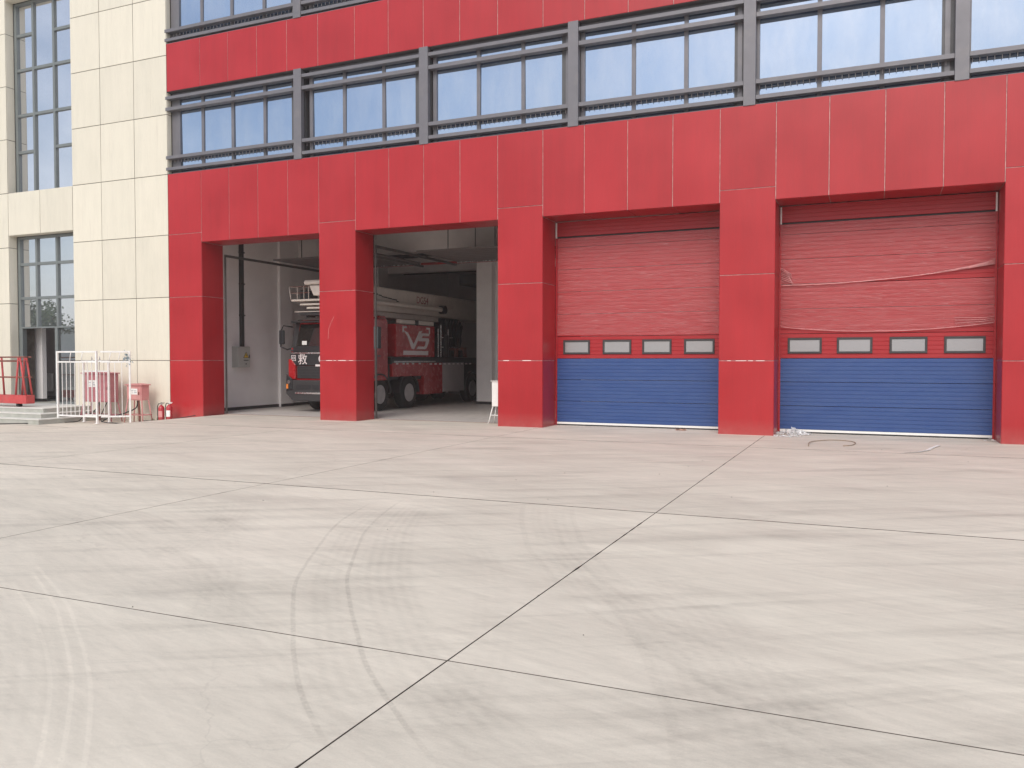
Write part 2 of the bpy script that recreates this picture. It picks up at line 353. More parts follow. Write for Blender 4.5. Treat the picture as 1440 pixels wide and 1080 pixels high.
    k.link(k.vmath('ADD', flat, k.vmath('MULTIPLY', wn2.outputs['Color'], (1.1, 1.1, 0))), cv.inputs['Vector'])
    crk = k.math('MULTIPLY', k.ramp(cv.outputs['Distance'], 0.0008, 0.0022, 1, 0), k.ramp(k.noise(flat, 0.35, 2), 0.50, 0.58, 0, 1))
    c = k.mix(k.math('MULTIPLY', crk, 0.12), c, C4((0.18, 0.16, 0.14)))
    pit = k.noise(flat, 38, 2, 0.5)
    c = k.mix(k.ramp(pit, 0.70, 0.78, 0, 0.35), c, C4((0.30, 0.27, 0.24)))
    # dark specks of grit
    vo = k.n.new('ShaderNodeTexVoronoi'); vo.inputs['Scale'].default_value = 1.3; k.link(flat, vo.inputs['Vector'])
    c = k.mix(k.math('MULTIPLY', k.ramp(vo.outputs['Distance'], 0.008, 0.016, 1, 0), 0.6), c, C4((0.07, 0.06, 0.055)))
    k.link(c, k.b.inputs['Base Color'])
    k.link(k.ramp(mid, 0.3, 0.7, 0.62, 0.85), k.b.inputs['Roughness'])
    k.bump(k.math('ADD', k.math('MULTIPLY', grit, 0.6), br), 0.18, 0.006)
    return k.m
M['concrete'] = concrete_mat()
M['joint'] = simple('joint_filler', (0.10, 0.085, 0.07), 0.95, var=0.4, vscale=12)
M['soil'] = simple('far_ground', (0.33, 0.30, 0.26), 0.95, var=0.2, vscale=0.2)
def floor_mat():
    k = NT('garage_floor_concrete'); p = k.pos()
    n1 = k.noise(p, 0.6, 6, 0.6); n2 = k.noise(p, 3.0, 6, 0.7, mapscale=(2.5, 0.4, 1))
    c = k.mix(k.ramp(n1, 0.3, 0.7), C4((0.52, 0.49, 0.465)), C4((0.62, 0.585, 0.55)))
    c = k.mix(k.ramp(n2, 0.5, 0.75, 0, 0.4), c, C4((0.22, 0.20, 0.19)))
    k.link(c, k.b.inputs['Base Color']); k.link(k.ramp(n2, 0.3, 0.7, 0.35, 0.6), k.b.inputs['Roughness'])
    return k.m
M['floor'] = floor_mat()

# ------------------------------------------------------------------ mesh helpers (vertices in world coordinates)
def root_loc(parent):
    v = Vector((0, 0, 0)); p = parent
    while p is not None:
        v += Vector(p.location); p = p.parent
    return v
class MB:
    def __init__(s): s.v = []; s.f = []; s.sm = []
    def add(s, vs, fs, smooth=False):
        o = len(s.v); s.v += [tuple(v) for v in vs]
        s.f += [tuple(i + o for i in f) for f in fs]; s.sm += [smooth] * len(fs); return s
    def box(s, x0, x1, y0, y1, z0, z1, M4=None):
        vs = [Vector((x, y, z)) for x in (x0, x1) for y in (y0, y1) for z in (z0, z1)]
        if M4 is not None: vs = [M4 @ v for v in vs]
        return s.add(vs, [(0, 1, 3, 2), (4, 6, 7, 5), (0, 4, 5, 1), (2, 3, 7, 6), (0, 2, 6, 4), (1, 5, 7, 3)])
    def cyl(s, p0, p1, r0, r1=None, n=16, cap=True):
        p0 = Vector(p0); p1 = Vector(p1); r1 = r0 if r1 is None else r1
        d = (p1 - p0).normalized(); a = d.orthogonal().normalized(); b = d.cross(a)
        vs = []
        for p, r in ((p0, r0), (p1, r1)):
            for i in range(n):
                t = 2 * math.pi * i / n; vs.append(p + (a * math.cos(t) + b * math.sin(t)) * r)
        fs = [(i, (i + 1) % n, n + (i + 1) % n, n + i) for i in range(n)]
        s.add(vs, fs, n > 5)
        if cap: s.add(vs, [tuple(range(n))[::-1], tuple(range(n, 2 * n))])
        return s
    def tube(s, pts, r, n=8):
        pts = [Vector(p) for p in pts]; o = len(s.v); prev = None
        for i, p in enumerate(pts):
            d = (pts[min(i + 1, len(pts) - 1)] - pts[max(i - 1, 0)]).normalized()
            a = d.orthogonal().normalized() if prev is None else (prev - d * prev.dot(d)).normalized()
            prev = a; b = d.cross(a)
            s.v += [tuple(p + (a * math.cos(2 * math.pi * j / n) + b * math.sin(2 * math.pi * j / n)) * r) for j in range(n)]
        for i in range(len(pts) - 1):
            for j in range(n):
                s.f.append((o + i * n + j, o + i * n + (j + 1) % n, o + (i + 1) * n + (j + 1) % n, o + (i + 1) * n + j)); s.sm.append(True)
        s.f.append(tuple(o + j for j in range(n))[::-1]); s.sm.append(False)
        e = o + (len(pts) - 1) * n; s.f.append(tuple(e + j for j in range(n))); s.sm.append(False)
        return s
    def lathe(s, c, prof, n=24, axis='z'):
        o = len(s.v)
        for r, h in prof:
            for i in range(n):
                t = 2 * math.pi * i / n; a, b = r * math.cos(t), r * math.sin(t)
                v = (a, b, h) if axis == 'z' else (h, a, b) if axis == 'x' else (a, h, b)
                s.v.append((c[0] + v[0], c[1] + v[1], c[2] + v[2]))
        for k in range(len(prof) - 1):
            for i in range(n):
                s.f.append((o + k * n + i, o + k * n + (i + 1) % n, o + (k + 1) * n + (i + 1) % n, o + (k + 1) * n + i)); s.sm.append(True)
        s.f.append(tuple(o + i for i in range(n))[::-1]); s.sm.append(False)
        e = o + (len(prof) - 1) * n; s.f.append(tuple(e + i for i in range(n))); s.sm.append(False)
        return s
    def prism(s, pts, axis, a, b):
        """outline pts (2d) extruded along axis from a to b"""
        def P(p, t): return {'x': (t, p[0], p[1]), 'y': (p[0], t, p[1]), 'z': (p[0], p[1], t)}[axis]
        n = len(pts); vs = [P(p, a) for p in pts] + [P(p, b) for p in pts]
        fs = [(i, (i + 1) % n, n + (i + 1) % n, n + i) for i in range(n)] + [tuple(range(n))[::-1], tuple(range(n, 2 * n))]
        return s.add(vs, fs)
    def mesh(s, name, org=Vector((0, 0, 0))):
        me = bpy.data.meshes.new(name)
        me.from_pydata([(v[0] - org[0], v[1] - org[1], v[2] - org[2]) for v in s.v], [], s.f)
        me.polygons.foreach_set('use_smooth', s.sm)
        bm = bmesh.new(); bm.from_mesh(me); bmesh.ops.recalc_face_normals(bm, faces=bm.faces); bm.to_mesh(me); bm.free()
        me.update(); return me
    def build(s, name, mat, parent=None, bevel=0, **kw):
        org = root_loc(parent); me = s.mesh(name, org); me.materials.append(M[mat] if isinstance(mat, str) else mat)
        o = bpy.data.objects.new(name, me); COL.objects.link(o); o.parent = parent
        if bevel:
            b = o.modifiers.new('bevel', 'BEVEL'); b.width = bevel; b.segments = 2; b.limit_method = 'ANGLE'; b.angle_limit = R(40)
        for a, b_ in kw.items(): o[a] = b_
        return o
def tag(o, label=None, cat=None, group=None, kind=None):
    if label: o['label'] = label
    if cat: o['category'] = cat
    if group: o['group'] = group
    if kind: o['kind'] = kind
    return o
def thing(name, label, cat, loc=(0, 0, 0), group=None):
    o = bpy.data.objects.new(name, None); o.empty_display_size = 0.2; COL.objects.link(o); o.location = loc
    return tag(o, label, cat, group)
def inst(name, me, loc, parent, rot=(0, 0, 0)):
    o = bpy.data.objects.new(name, me); COL.objects.link(o); o.parent = parent
    o.location = Vector(loc) - root_loc(parent); o.rotation_euler = rot
    return o
CJK = None
def text_obj(txt, mat, size, origin, xdir, zdir, depth, parent, name='lettering', shear=0.0, bold=0.0, align='CENTER'):
    cu = bpy.data.curves.new('tmp', 'FONT'); cu.body = txt; cu.size = size; cu.extrude = depth; cu.shear = shear; cu.offset = bold; cu.align_x = align
    t = bpy.data.objects.new('tmp', cu); COL.objects.link(t)
    dg = bpy.context.evaluated_depsgraph_get(); me = bpy.data.meshes.new_from_object(t.evaluated_get(dg))
    bpy.data.objects.remove(t); me.name = name
    X = Vector(xdir).normalized(); Z = Vector(zdir).normalized(); N = X.cross(Z)
    Mx = Matrix((X, Z, N)).transposed().to_4x4(); Mx.translation = Vector(origin) - root_loc(parent)
    me.transform(Mx); me.materials.clear(); me.materials.append(M[mat])
    o = bpy.data.objects.new(name, me); COL.objects.link(o); o.parent = parent; return o

# ------------------------------------------------------------------ ground
def sst(a, b, x):
    t = max(0, min(1, (x - a) / (b - a))); return t * t * (3 - 2 * t)
def gh(x, y):
    return -0.22 * sst(-17.5, -18.9, x) * sst(-9.0, -2.5, y)
g = MB(); g.add([(-600, -600, -0.42), (600, -600, -0.42), (600, 900, -0.42), (-600, 900, -0.42)], [(0, 1, 2, 3)])
g.build('ground', 'soil', kind='structure')
yard = bpy.data.objects.new('concrete_yard', None); COL.objects.link(yard); yard['kind'] = 'structure'
XJ = [-2.05 + 5.1 * i for i in range(-8, 4)]
YJ = [-33.0, -28.2, -23.5, -18.9, -14.25, -9.62, -2.53]
def slab(x0, x1, y0, y1):
    nx = max(2, int((x1 - x0) / 0.11)) if x1 > -16 and y1 > -16 else 8; ny = max(2, int((y1 - y0) / 0.13)) if y1 > -16 else 8; gp = 0.0032; ch = 0.002
    xs = [x0 + gp, x0 + gp + ch] + [x0 + (x1 - x0) * i / nx for i in range(1, nx)] + [x1 - gp - ch, x1 - gp]
    ys = [y0 + gp, y0 + gp + ch] + [y0 + (y1 - y0) * i / ny for i in range(1, ny)] + [y1 - gp - ch, y1 - gp]
    b = MB(); vs = []; W = len(xs); H_ = len(ys)
    for j, y in enumerate(ys):
        for i, x in enumerate(xs):
            edge = i in (0, W - 1) or j in (0, H_ - 1)
            jx = noise.noise(Vector((x * 5, y * 5, 1.7))) * 0.003 if edge else 0
            cy_ = 0.0
            if j < 2 or j >= H_ - 2:
                wide = 0.009 if min(abs(y - YJ[-2]), abs(y - YJ[-1])) < 0.2 else 0.0
                cy_ = wide + max(0, noise.noise(Vector((x * 11, round(y) * 1.3, 4.1))) - 0.28) * 0.016
                if j >= H_ - 2: cy_ = -cy_
            cx_ = 0.0
            if i < 2 or i >= W - 2:
                cx_ = max(0, noise.noise(Vector((round(x) * 1.7, y * 11, 9.1))) - 0.28) * 0.014 * (1 if i < 2 else -1)
            vs.append((x + jx + cx_, y + jx + cy_, gh(x, y) - (ch if edge else 0)))
    fs = [(j * W + i, j * W + i + 1, (j + 1) * W + i + 1, (j + 1) * W + i) for j in range(H_ - 1) for i in range(W - 1)]
    ring = [i for i in range(W)] + [j * W + W - 1 for j in range(1, H_)] + [(H_ - 1) * W + i for i in range(W - 2, -1, -1)] + [j * W for j in range(H_ - 2, 0, -1)]
    base = len(vs); vs += [(vs[i][0], vs[i][1], vs[i][2] - 0.03) for i in ring]; n = len(ring)
    inner = [j for j in fs]
    top = [f for f in fs if all(0 < (k % W) < W - 1 and 0 < (k // W) < H_ - 1 for k in f)]
    rim = [f for f in fs if f not in set(top)]
    b.add(vs, top, True)
    b.add(vs, rim + [(ring[i], base + i, base + (i + 1) % n, ring[(i + 1) % n]) for i in range(n)], False)
    o = b.build('concrete_slab', 'concrete', yard); o.data.materials.append(M['joint'])
    for p in o.data.polygons[len(top):]: p.material_index = 1
    return o
for i in range(len(XJ) - 1):
    for j in range(len(YJ) - 1): slab(XJ[i], XJ[i + 1], YJ[j], YJ[j + 1])
    x0, x1 = XJ[i], XJ[i + 1]
    slab(x0, x1, YJ[-1], 0.86 if x0 > -18 else 0.02)
# filler bed just under the slabs, following the fall of the ground
bed = MB(); xs = [XJ[0] + i * (XJ[-1] - XJ[0]) / 90 for i in range(91)]; ys = [-33 + i * (33.86) / 60 for i in range(61)]
bed.add([(x, y, gh(x, y) - 0.028) for y in ys for x in xs], [(j * 91 + i, j * 91 + i + 1, (j + 1) * 91 + i + 1, (j + 1) * 91 + i) for j in range(60) for i in range(90)])
bed.build('joint_filling', 'joint', kind='structure')
fl = MB(); fl.box(-18.6, 9.0, 0.872, 17.0, -0.2, 0.004); fl.build('garage_floor', 'floor', kind='structure')

# ------------------------------------------------------------------ fire station
FS = thing('fire_station', 'red clad fire station with four vehicle bays, grey framed ribbon windows and beige stair wing', 'building')
PM = {}
def panel(w, h, t, mat):
    key = (round(w, 3), round(h, 3), t, mat)
    if key not in PM:
        ch = 0.004; b = MB(); w2, h2 = w / 2, h / 2
        vs = [(-w2, t, -h2), (w2, t, -h2), (w2, t, h2), (-w2, t, h2), (-w2, ch, -h2), (w2, ch, -h2), (w2, ch, h2), (-w2, ch, h2),
              (-w2 + ch, 0, -h2 + ch), (w2 - ch, 0, -h2 + ch), (w2 - ch, 0, h2 - ch), (-w2 + ch, 0, h2 - ch)]
        fs = [(0, 1, 5, 4), (1, 2, 6, 5), (2, 3, 7, 6), (3, 0, 4, 7), (4, 5, 9, 8), (5, 6, 10, 9), (6, 7, 11, 10), (7, 4, 8, 11), (8, 9, 10, 11)]
        b.add(vs, fs); me = b.mesh('cladding_panel'); me.materials.append(M[mat]); PM[key] = me
    return PM[key]
def clad(x0, x1, z0, z1, mat='red', gap=0.013, t=0.012, y=0.0, name='cladding_panel'):
    me = panel(x1 - x0 - gap, z1 - z0 - gap, t, mat)
    return inst(name, me, ((x0 + x1) / 2, y + random.uniform(-.0012, .0012), (z0 + z1) / 2), FS, (R(random.uniform(-.05, .05)), 0, R(random.uniform(-.07, .07))))
def clad_side(x, y0, y1, z0, z1, sgn, mat='red', gap=0.013, t=0.012):
    """panel on a face looking along +x (sgn=1) or -x (sgn=-1)"""
    me = panel(y1 - y0 - gap, z1 - z0 - gap, t, mat)
    return inst('reveal_panel', me, (x, (y0 + y1) / 2, (z0 + z1) / 2), FS, (0, 0, R(90) * sgn))
def clad_under(x0, x1, y0, y1, z, mat='red', gap=0.013, t=0.012):
    me = panel(x1 - x0 - gap, y1 - y0 - gap, t, mat)
    return inst('soffit_panel', me, ((x0 + x1) / 2, (y0 + y1) / 2, z), FS, (R(90), 0, 0))
ROWS = [-0.32, 1.58, 3.41, 5.22, 6.97]
PIERS = [(-18.75, -17.5), (-13.45, -12.3), (-8.25, -7.09), (-3.02, -1.87), (2.28, 3.45), (7.6, 8.8)]
TOP = 4.95; DEP = 0.85; BD = 0.0125
wall = MB()
for i, (a, b) in enumerate(PIERS):
    wall.box(a + BD, b - BD, BD, DEP, -0.35, TOP + BD)
    for k in range(4): clad(a, b, ROWS[k], ROWS[k + 1])
    for k in range(3):
        z1 = min(ROWS[k + 1], TOP)
        if i > 0: clad_side(a, 0.012, DEP, ROWS[k], z1, -1)
        if i < 5: clad_side(b, 0.012, DEP, ROWS[k], z1, 1)
wall.box(-18.74, 8.8, BD, DEP, TOP + BD, 6.95)
wall.box(-18.74, 8.8, BD, 0.42, 9.345, 10.69)
wall.build('sealant_backing', 'seal_red', FS)
for i in range(5):
    a = PIERS[i][1]; b = PIERS[i + 1][0]
    for k in range(4):
        x0, x1 = a + (b - a) * k / 4, a + (b - a) * (k + 1) / 4
        clad(x0, x1, TOP, 6.97); clad_under(x0, x1, 0.012, DEP, TOP); clad(x0, x1, 9.33, 10.7)
for a, b in PIERS: clad(a, b, 9.33, 10.7)
# coping strips on top of the red bands
b = MB(); b.box(-18.74, 8.8, 0.004, 0.34, 6.955, 6.972); b.build('sill_flashing', 'alu', FS)
b = MB(); b.box(-18.74, 8.8, 0.004, 0.34, 10.685, 10.702); b.build('sill_flashing', 'alu', FS)
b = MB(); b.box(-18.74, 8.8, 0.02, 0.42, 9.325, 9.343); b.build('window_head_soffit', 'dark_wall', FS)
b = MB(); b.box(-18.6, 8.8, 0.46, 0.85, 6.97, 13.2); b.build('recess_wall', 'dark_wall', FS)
b = MB(); b.box(-18.74, 8.8, 0.0, 0.85, 13.1, 14.5); b.build('parapet', 'red', FS)

# ribbon windows: rails, posts, panes
POSTX = [-14.11, -10.265, -6.345, -2.42, 1.53, 5.45]
GY = 0.215
def ribbon(zb, zt, rails, starts):
    edges = [-18.75] + [p for p in POSTX] + [8.8]
    for p in POSTX:
        q = MB(); q.box(p - 0.125, p + 0.125, -0.02, 0.13, zb - 0.02, zt + 0.02); q.build('post', 'alu', FS, bevel=0.006)
        q = MB(); q.box(p - 0.34, p + 0.13, 0.19, 0.46, zb + 0.005, zt - 0.005); q.build('mullion_cover', 'alu_dark', FS)
    for i in range(len(edges) - 1):
        x0 = edges[i] + (0.125 if i else -0.05); x1 = edges[i + 1] - 0.125
        for (a, b_) in rails:
            q = MB(); q.box(x0 + 0.002, x1 - 0.002, 0.0 if i else -0.012, 0.165, a, b_); q.build('rail', 'alu', FS, bevel=0.004)
        # little drop bars behind the sill rail
        q = MB(); n = int((x1 - x0) / 0.125); z3 = rails[2][0]
        for k in range(n):
            x = x0 + 0.06 + k * 0.125; q.box(x - 0.006, x + 0.006, 0.145, 0.157, z3 - 0.075, z3 + 0.01)
        q.build('drop_bars', 'pale_alu', FS, kind='stuff')
    for i, st in enumerate(starts):
        st = [v * 0.9905 for v in st]; n = len(st) - 1; z0, z1 = zb + 0.06, zt - 0.06
        fr = MB(); a, e = st[0], st[-1]
        if i == 0: fr.box(-18.735, a - 0.10, 0.175, 0.40, zb + 0.004, zt - 0.004)
        fr.box(a - 0.10, a, 0.17, 0.30, zb + 0.006, zt - 0.006); fr.box(e, e + 0.10, 0.17, 0.30, zb + 0.006, zt - 0.006)
        fr.box(a, e, 0.175, 0.30, zb + 0.006, z0); fr.box(a, e, 0.175, 0.30, z1, zt - 0.006)
        F = fr.build('window_frame', 'alu', FS, bevel=0.004)
        for k in range(n):
            x0, x1 = st[k] + (0.045 if k else 0), st[k + 1] - (0.045 if k < n - 1 else 0)
            zz = MB(); zz.box(-(x1 - x0) / 2, (x1 - x0) / 2, 0, 0.012, -(z1 - z0) / 2, (z1 - z0) / 2)
            me = zz.mesh('pane'); me.materials.append(M['glass'])
            inst('pane', me, ((x0 + x1) / 2, GY, (z0 + z1) / 2), F, (R(random.uniform(-.5, .5)), 0, R(random.uniform(-.6, .6))))
            if k:
                q = MB(); q.box(st[k] - 0.045, st[k] + 0.045, 0.18, 0.26, z0, z1); q.build('mullion', 'alu', F, bevel=0.004)
BAYS = [[-18.60, -17.75, -16.65, -15.51, -14.42], [-13.88, -12.87, -11.65, -10.56], [-10.09, -8.93, -7.74, -6.65], [-6.18, -5.02, -3.83, -2.72],
        [-2.26, -1.06, 0.13, 1.25], [1.71, 2.9, 4.1, 5.15], [5.62, 6.7, 7.7, 8.7]]
ribbon(6.975, 9.325, [(9.11, 9.195), (8.785, 8.88), (7.40, 7.49), (7.075, 7.16)], BAYS)
ribbon(10.705, 13.1, [(12.88, 12.965), (12.56, 12.65), (11.02, 11.11), (10.76, 10.845)], BAYS)

# beige stair wing
BX = [-22.67, -21.43, -20.05, -18.75]; BR = [-0.45, 1.58, 3.42, 5.22, 6.97, 8.69, 10.38, 12.06, 13.8]
wb = MB(); wb.box(-22.655, -18.765, BD, 0.85, -0.45, 14.5); wb.box(-31.0, -25.635, BD, 0.85, -0.45, 14.5)
wb.box(-25.635, -22.655, BD, 0.6, 5.615, 6.955); wb.box(-25.635, -22.655, BD, 0.6, 13.115, 14.5)
wb.build('beige_backing', 'seal_beige', FS)
for i in range(3):
    for k in range(8): clad(BX[i], BX[i + 1], BR[k], BR[k + 1], 'beige', 0.017)
LX = [-31.0, -29.2, -27.4, -25.62]
for i in range(3):
    for k in range(8): clad(LX[i], LX[i + 1], BR[k], BR[k + 1], 'beige', 0.017)
for x0, x1 in ((-25.62, -24.13), (-24.13, -22.67)):
    clad(x0, x1, 5.6, 6.97, 'beige', 0.017); clad_under(x0, x1, 0.012, 0.29, 5.6, 'beige', 0.017); clad(x0, x1, 13.1, 14.4, 'beige', 0.017); clad_under(x0, x1, 0.012, 0.29, 13.1, 'beige', 0.017)
for k in range(8):
    clad_side(-25.62, 0.012, 0.29, BR[k], BR[k + 1], 1, 'beige', 0.017)
for z0, z1 in ((6.985, 8.69), (8.69, 9.315), (10.71, 12.06), (12.06, 13.1)):
    clad_side(-18.75, 0.012, 0.17, z0, z1, 1, 'beige', 0.017)
def grid_window(z0, z1, vx, cols, name, glass, bottom_full=True):
    """cols: per column list of transom heights"""
    fr = MB(); X0, X1 = -25.61, -22.68
    fr.box(X0, X0 + 0.12, 0.292, 0.44, z0, z1); fr.box(X1 - 0.08, X1, 0.292, 0.44, z0, z1)
    fr.box(X0 + 0.12, X1 - 0.08, 0.292, 0.44, z1 - 0.08, z1); fr.box(X0 + 0.12, X1 - 0.08, 0.292, 0.44, z0, z0 + 0.05)
    F = fr.build('window_frame', 'frame_green', FS, bevel=0.004)
    xs = [X0 + 0.12] + vx + [X1 - 0.08]
    for v in vx:
        q = MB(); q.box(v - 0.045, v + 0.045, 0.298, 0.42, z0 + 0.05, z1 - 0.08); q.build('mullion', 'frame_green', F, bevel=0.004)
    for c, tr in enumerate(cols):
        a = xs[c] + (0.045 if c else 0); b = xs[c + 1] - (0.045 if c < len(vx) else 0)
        for t in tr:
            q = MB(); q.box(a, b, 0.302, 0.41, t - 0.045, t + 0.045); q.build('transom', 'frame_green', F, bevel=0.004)
        zs = [z0 + 0.05] + sorted(tr) + [z1 - 0.08]
        for k in range(len(zs) - 1):
            p0 = zs[k] + (0.045 if k else 0); p1 = zs[k + 1] - (0.045 if k < len(zs) - 2 else 0)
            q = MB(); q.box(-(b - a) / 2, (b - a) / 2, 0, 0.012, -(p1 - p0) / 2, (p1 - p0) / 2); me = q.mesh('pane'); me.materials.append(M[glass])
            inst('pane', me, ((a + b) / 2, 0.355, (p0 + p1) / 2), F, (R(random.uniform(-.2, .2)), 0, R(random.uniform(-.25, .25))))
    return F
VX = [-24.74, -23.80]
grid_window(6.98, 13.09, VX, [[8.32, 9.50, 10.95, 12.06], [9.50, 10.95], [8.36, 9.50, 10.95, 12.02]], 'stair', 'glass_stair')
grid_window(2.62, 5.59, VX, [[3.60, 4.70], [3.60, 4.70], [3.60, 4.70]], 'entrance', 'glass_stair')
# entrance below
q = MB(); q.box(-25.61, -25.44, 0.292, 0.44, 0.2, 2.62); q.build('entrance_post', 'frame_green', FS, bevel=0.004)
q = MB(); q.box(-23.93, -23.80, 0.292, 0.44, 0.2, 2.62); q.box(-22.76, -22.68, 0.292, 0.44, 0.2, 2.62); q.box(-23.80, -22.76, 0.298, 0.43, 0.2, 0.26)
DF = q.build('entrance_frame', 'frame_green', FS, bevel=0.004)
q = MB(); q.box(-23.80, -22.76, 0.35, 0.362, 0.26, 2.62); q.build('pane', 'glass_dark', DF)
# vestibule behind the open entrance
q = MB(); q.box(-31.0, -20.0, 2.3, 2.5, 0.0, 5.6); q.box(-31.0, -22.61, 0.62, 2.3, 5.4, 5.6)
q.build('lobby_wall', 'int_grey', FS)
q = MB(); q.box(-29.5, -25.40, 0.95, 1.1, 0.3, 5.4); q.build('lobby_partition', 'int_white', FS)
q = MB(); q.box(-29.5, -25.41, 0.938, 1.10, 0.2, 0.3); q.build('skirting_board', 'skirting', FS)
q = MB(); q.box(-31, -22.7, 2.285, 2.299, 0.2, 0.32); q.build('skirting_board', 'skirting', FS)
q = MB(); q.box(-31.0, -22.0, 0.45, 4.5, 0.0, 0.199); q.build('lobby_floor', 'step', kind='structure')

# ------------------------------------------------------------------ garage interior (parts of the station)
q = MB(); q.box(-18.7, -18.5, DEP + 0.001, 17, -0.1, 6.2); q.box(-18.5, -18.40, 4.5, 5.15, 0, 6.2); q.box(-18.5, -18.32, 10.5, 11.2, 0, 6.2)
q.build('garage_side_wall', 'int_white', FS)
q = MB(); q.box(-18.5, -12.3, 16.8, 17, 0, 6.2); q.build('garage_back_wall', 'int_grey', FS)
q = MB(); q.box(-12.45, -10.9, 9.0, 9.2, 0, 6.2); q.box(-9.2, 9.0, 9.0, 9.2, 0, 6.2); q.box(-10.9, -9.2, 9.0, 9.2, 4.9, 6.2); q.box(-12.6, -12.45, 9.3, 17, 0, 6.2)
q.build('garage_partition', 'int_white', FS)
q = MB(); q.box(-13.05, -12.45, 8.7, 9.3, 0, 6.2); q.build('garage_column', 'int_white', FS, bevel=0.01)
q = MB(); q.box(8.8, 9.0, DEP, 17, -0.1, 6.2); q.build('garage_end_wall', 'int_grey', FS)
q = MB(); q.box(-11.5, -8.7, 12.0, 12.2, 0, 6.2); q.build('store_wall', 'skirting', FS)
for bx_ in ((-18.498, -18.485, 0.9, 4.498), (-18.398, -18.385, 4.5, 5.15), (-18.498, -18.485, 5.152, 10.4), (-13.06, -12.44, 8.685, 8.699)):
    q = MB(); q.box(*bx_, 0.0, 0.10); q.build('skirting_board', 'skirting', FS)
q = MB(); q.box(-18.6, 9.0, DEP + 0.002, 17.0, 6.2, 6.4); q.build('garage_ceiling', 'int_beam', FS)
for y in (5.6, 11.2):
    q = MB(); q.box(-18.5, 9.0, y, y + 0.35, 5.15, 6.2); q.build('ceiling_beam', 'int_beam', FS)
for x in (-15.6, -10.4, -5.2, 0.0):
    q = MB(); q.box(x, x + 0.3, DEP + 0.003, 5.6, 5.6, 6.2); q.build('ceiling_beam', 'int_beam', FS)
# inner lintel
q = MB(); q.box(-18.5, 8.8, DEP + 0.001, 1.0, 5.2, 6.2); q.build('inner_lintel', 'int_beam', FS)

# ------------------------------------------------------------------ sectional doors
SEC = [0.085, 0.60, 1.12, 1.635, 2.17, 2.71, 3.25, 3.79, 4.33, 4.56]
DY = 0.885
SM = {}
def section_mesh(w, h, mat):
    """steel door section with pressed horizontal ribs"""
    key = (round(w, 3), round(h, 3), mat)
    if key in SM: return SM[key]
    prof = [(0.0, 0.012), (0.005, 0.0)]
    n = max(1, round(h / 0.087)); st = h / n
    for k in range(1, n):
        z = k * st; prof += [(z - 0.009, 0.0), (z - 0.004, 0.007), (z + 0.004, 0.007), (z + 0.009, 0.0)]
    prof += [(h - 0.004, 0.0), (h, 0.010)]
    b = MB(); vs = []
    nx = 9
    for z, y in prof:
        for i in range(nx): vs.append((-w / 2 + w * i / (nx - 1), y, z))
    fs = [(j * nx + i, j * nx + i + 1, (j + 1) * nx + i + 1, (j + 1) * nx + i) for j in range(len(prof) - 1) for i in range(nx - 1)]
    b.add(vs, fs); b.box(-w / 2, w / 2, 0.012, 0.045, 0.003, h - 0.003)
    me = b.mesh('door_section'); me.materials.append(M[mat]); SM[key] = me; return me
def film_sheet(x0, x1, zbot, ztop, parent, seed, amp=0.010, nx=110, nz=80, y0=-0.012):
    vs = []
    for j in range(nz + 1):
        for i in range(nx + 1):
            u, v = i / nx, j / nz
            x = x0 + (x1 - x0) * u; a, b = zbot(u), ztop(u); z = a + (b - a) * v
            wob = 0.45 * math.sin(z * 2 * math.pi / 0.0885) + noise.noise(Vector((x * 0.9 + seed, z * 9.0, seed))) + 0.55 * noise.noise(Vector((x * 2.2, z * 21.0, seed + 3)))
            edge = min(1, 12 * v) * 1.0
            cr_ = 0.0
            du = min(u, 1 - u)
            if du < 0.18:   # gathers running in from the fixing points
                k = (0.18 - du) / 0.18; cr_ = 0.030 * k * math.sin((z * 34 + x * 9 * (1 if u < .5 else -1)) + 2 * noise.noise(Vector((x * 3, z * 3, seed))))
                cr_ *= max(0, 1 - 2.2 * v)
            lift = 0.03 * (1 - v) ** 8
            vs.append((x, DY + y0 - amp * (0.8 + wob) * (0.4 + 0.6 * edge) - abs(cr_) - lift, z + 0.004 * wob))
    fs = [(j * (nx + 1) + i, j * (nx + 1) + i + 1, (j + 1) * (nx + 1) + i + 1, (j + 1) * (nx + 1) + i) for j in range(nz) for i in range(nx)]
    b = MB(); b.add(vs, fs, True)
    return b.build('protective_film', 'film', parent)
def hem(x0, x1, zf, parent, r=0.012):
    b = MB(); pts = [(x0 + (x1 - x0) * i / 60, DY - 0.045 - 0.008 * math.sin(i * 1.3), zf(i / 60) + 0.006 * noise.noise(Vector((i * 0.4, 0, 2)))) for i in range(61)]
    b.tube(pts, r, 6); return b.build('film_hem', 'film_fold', parent)
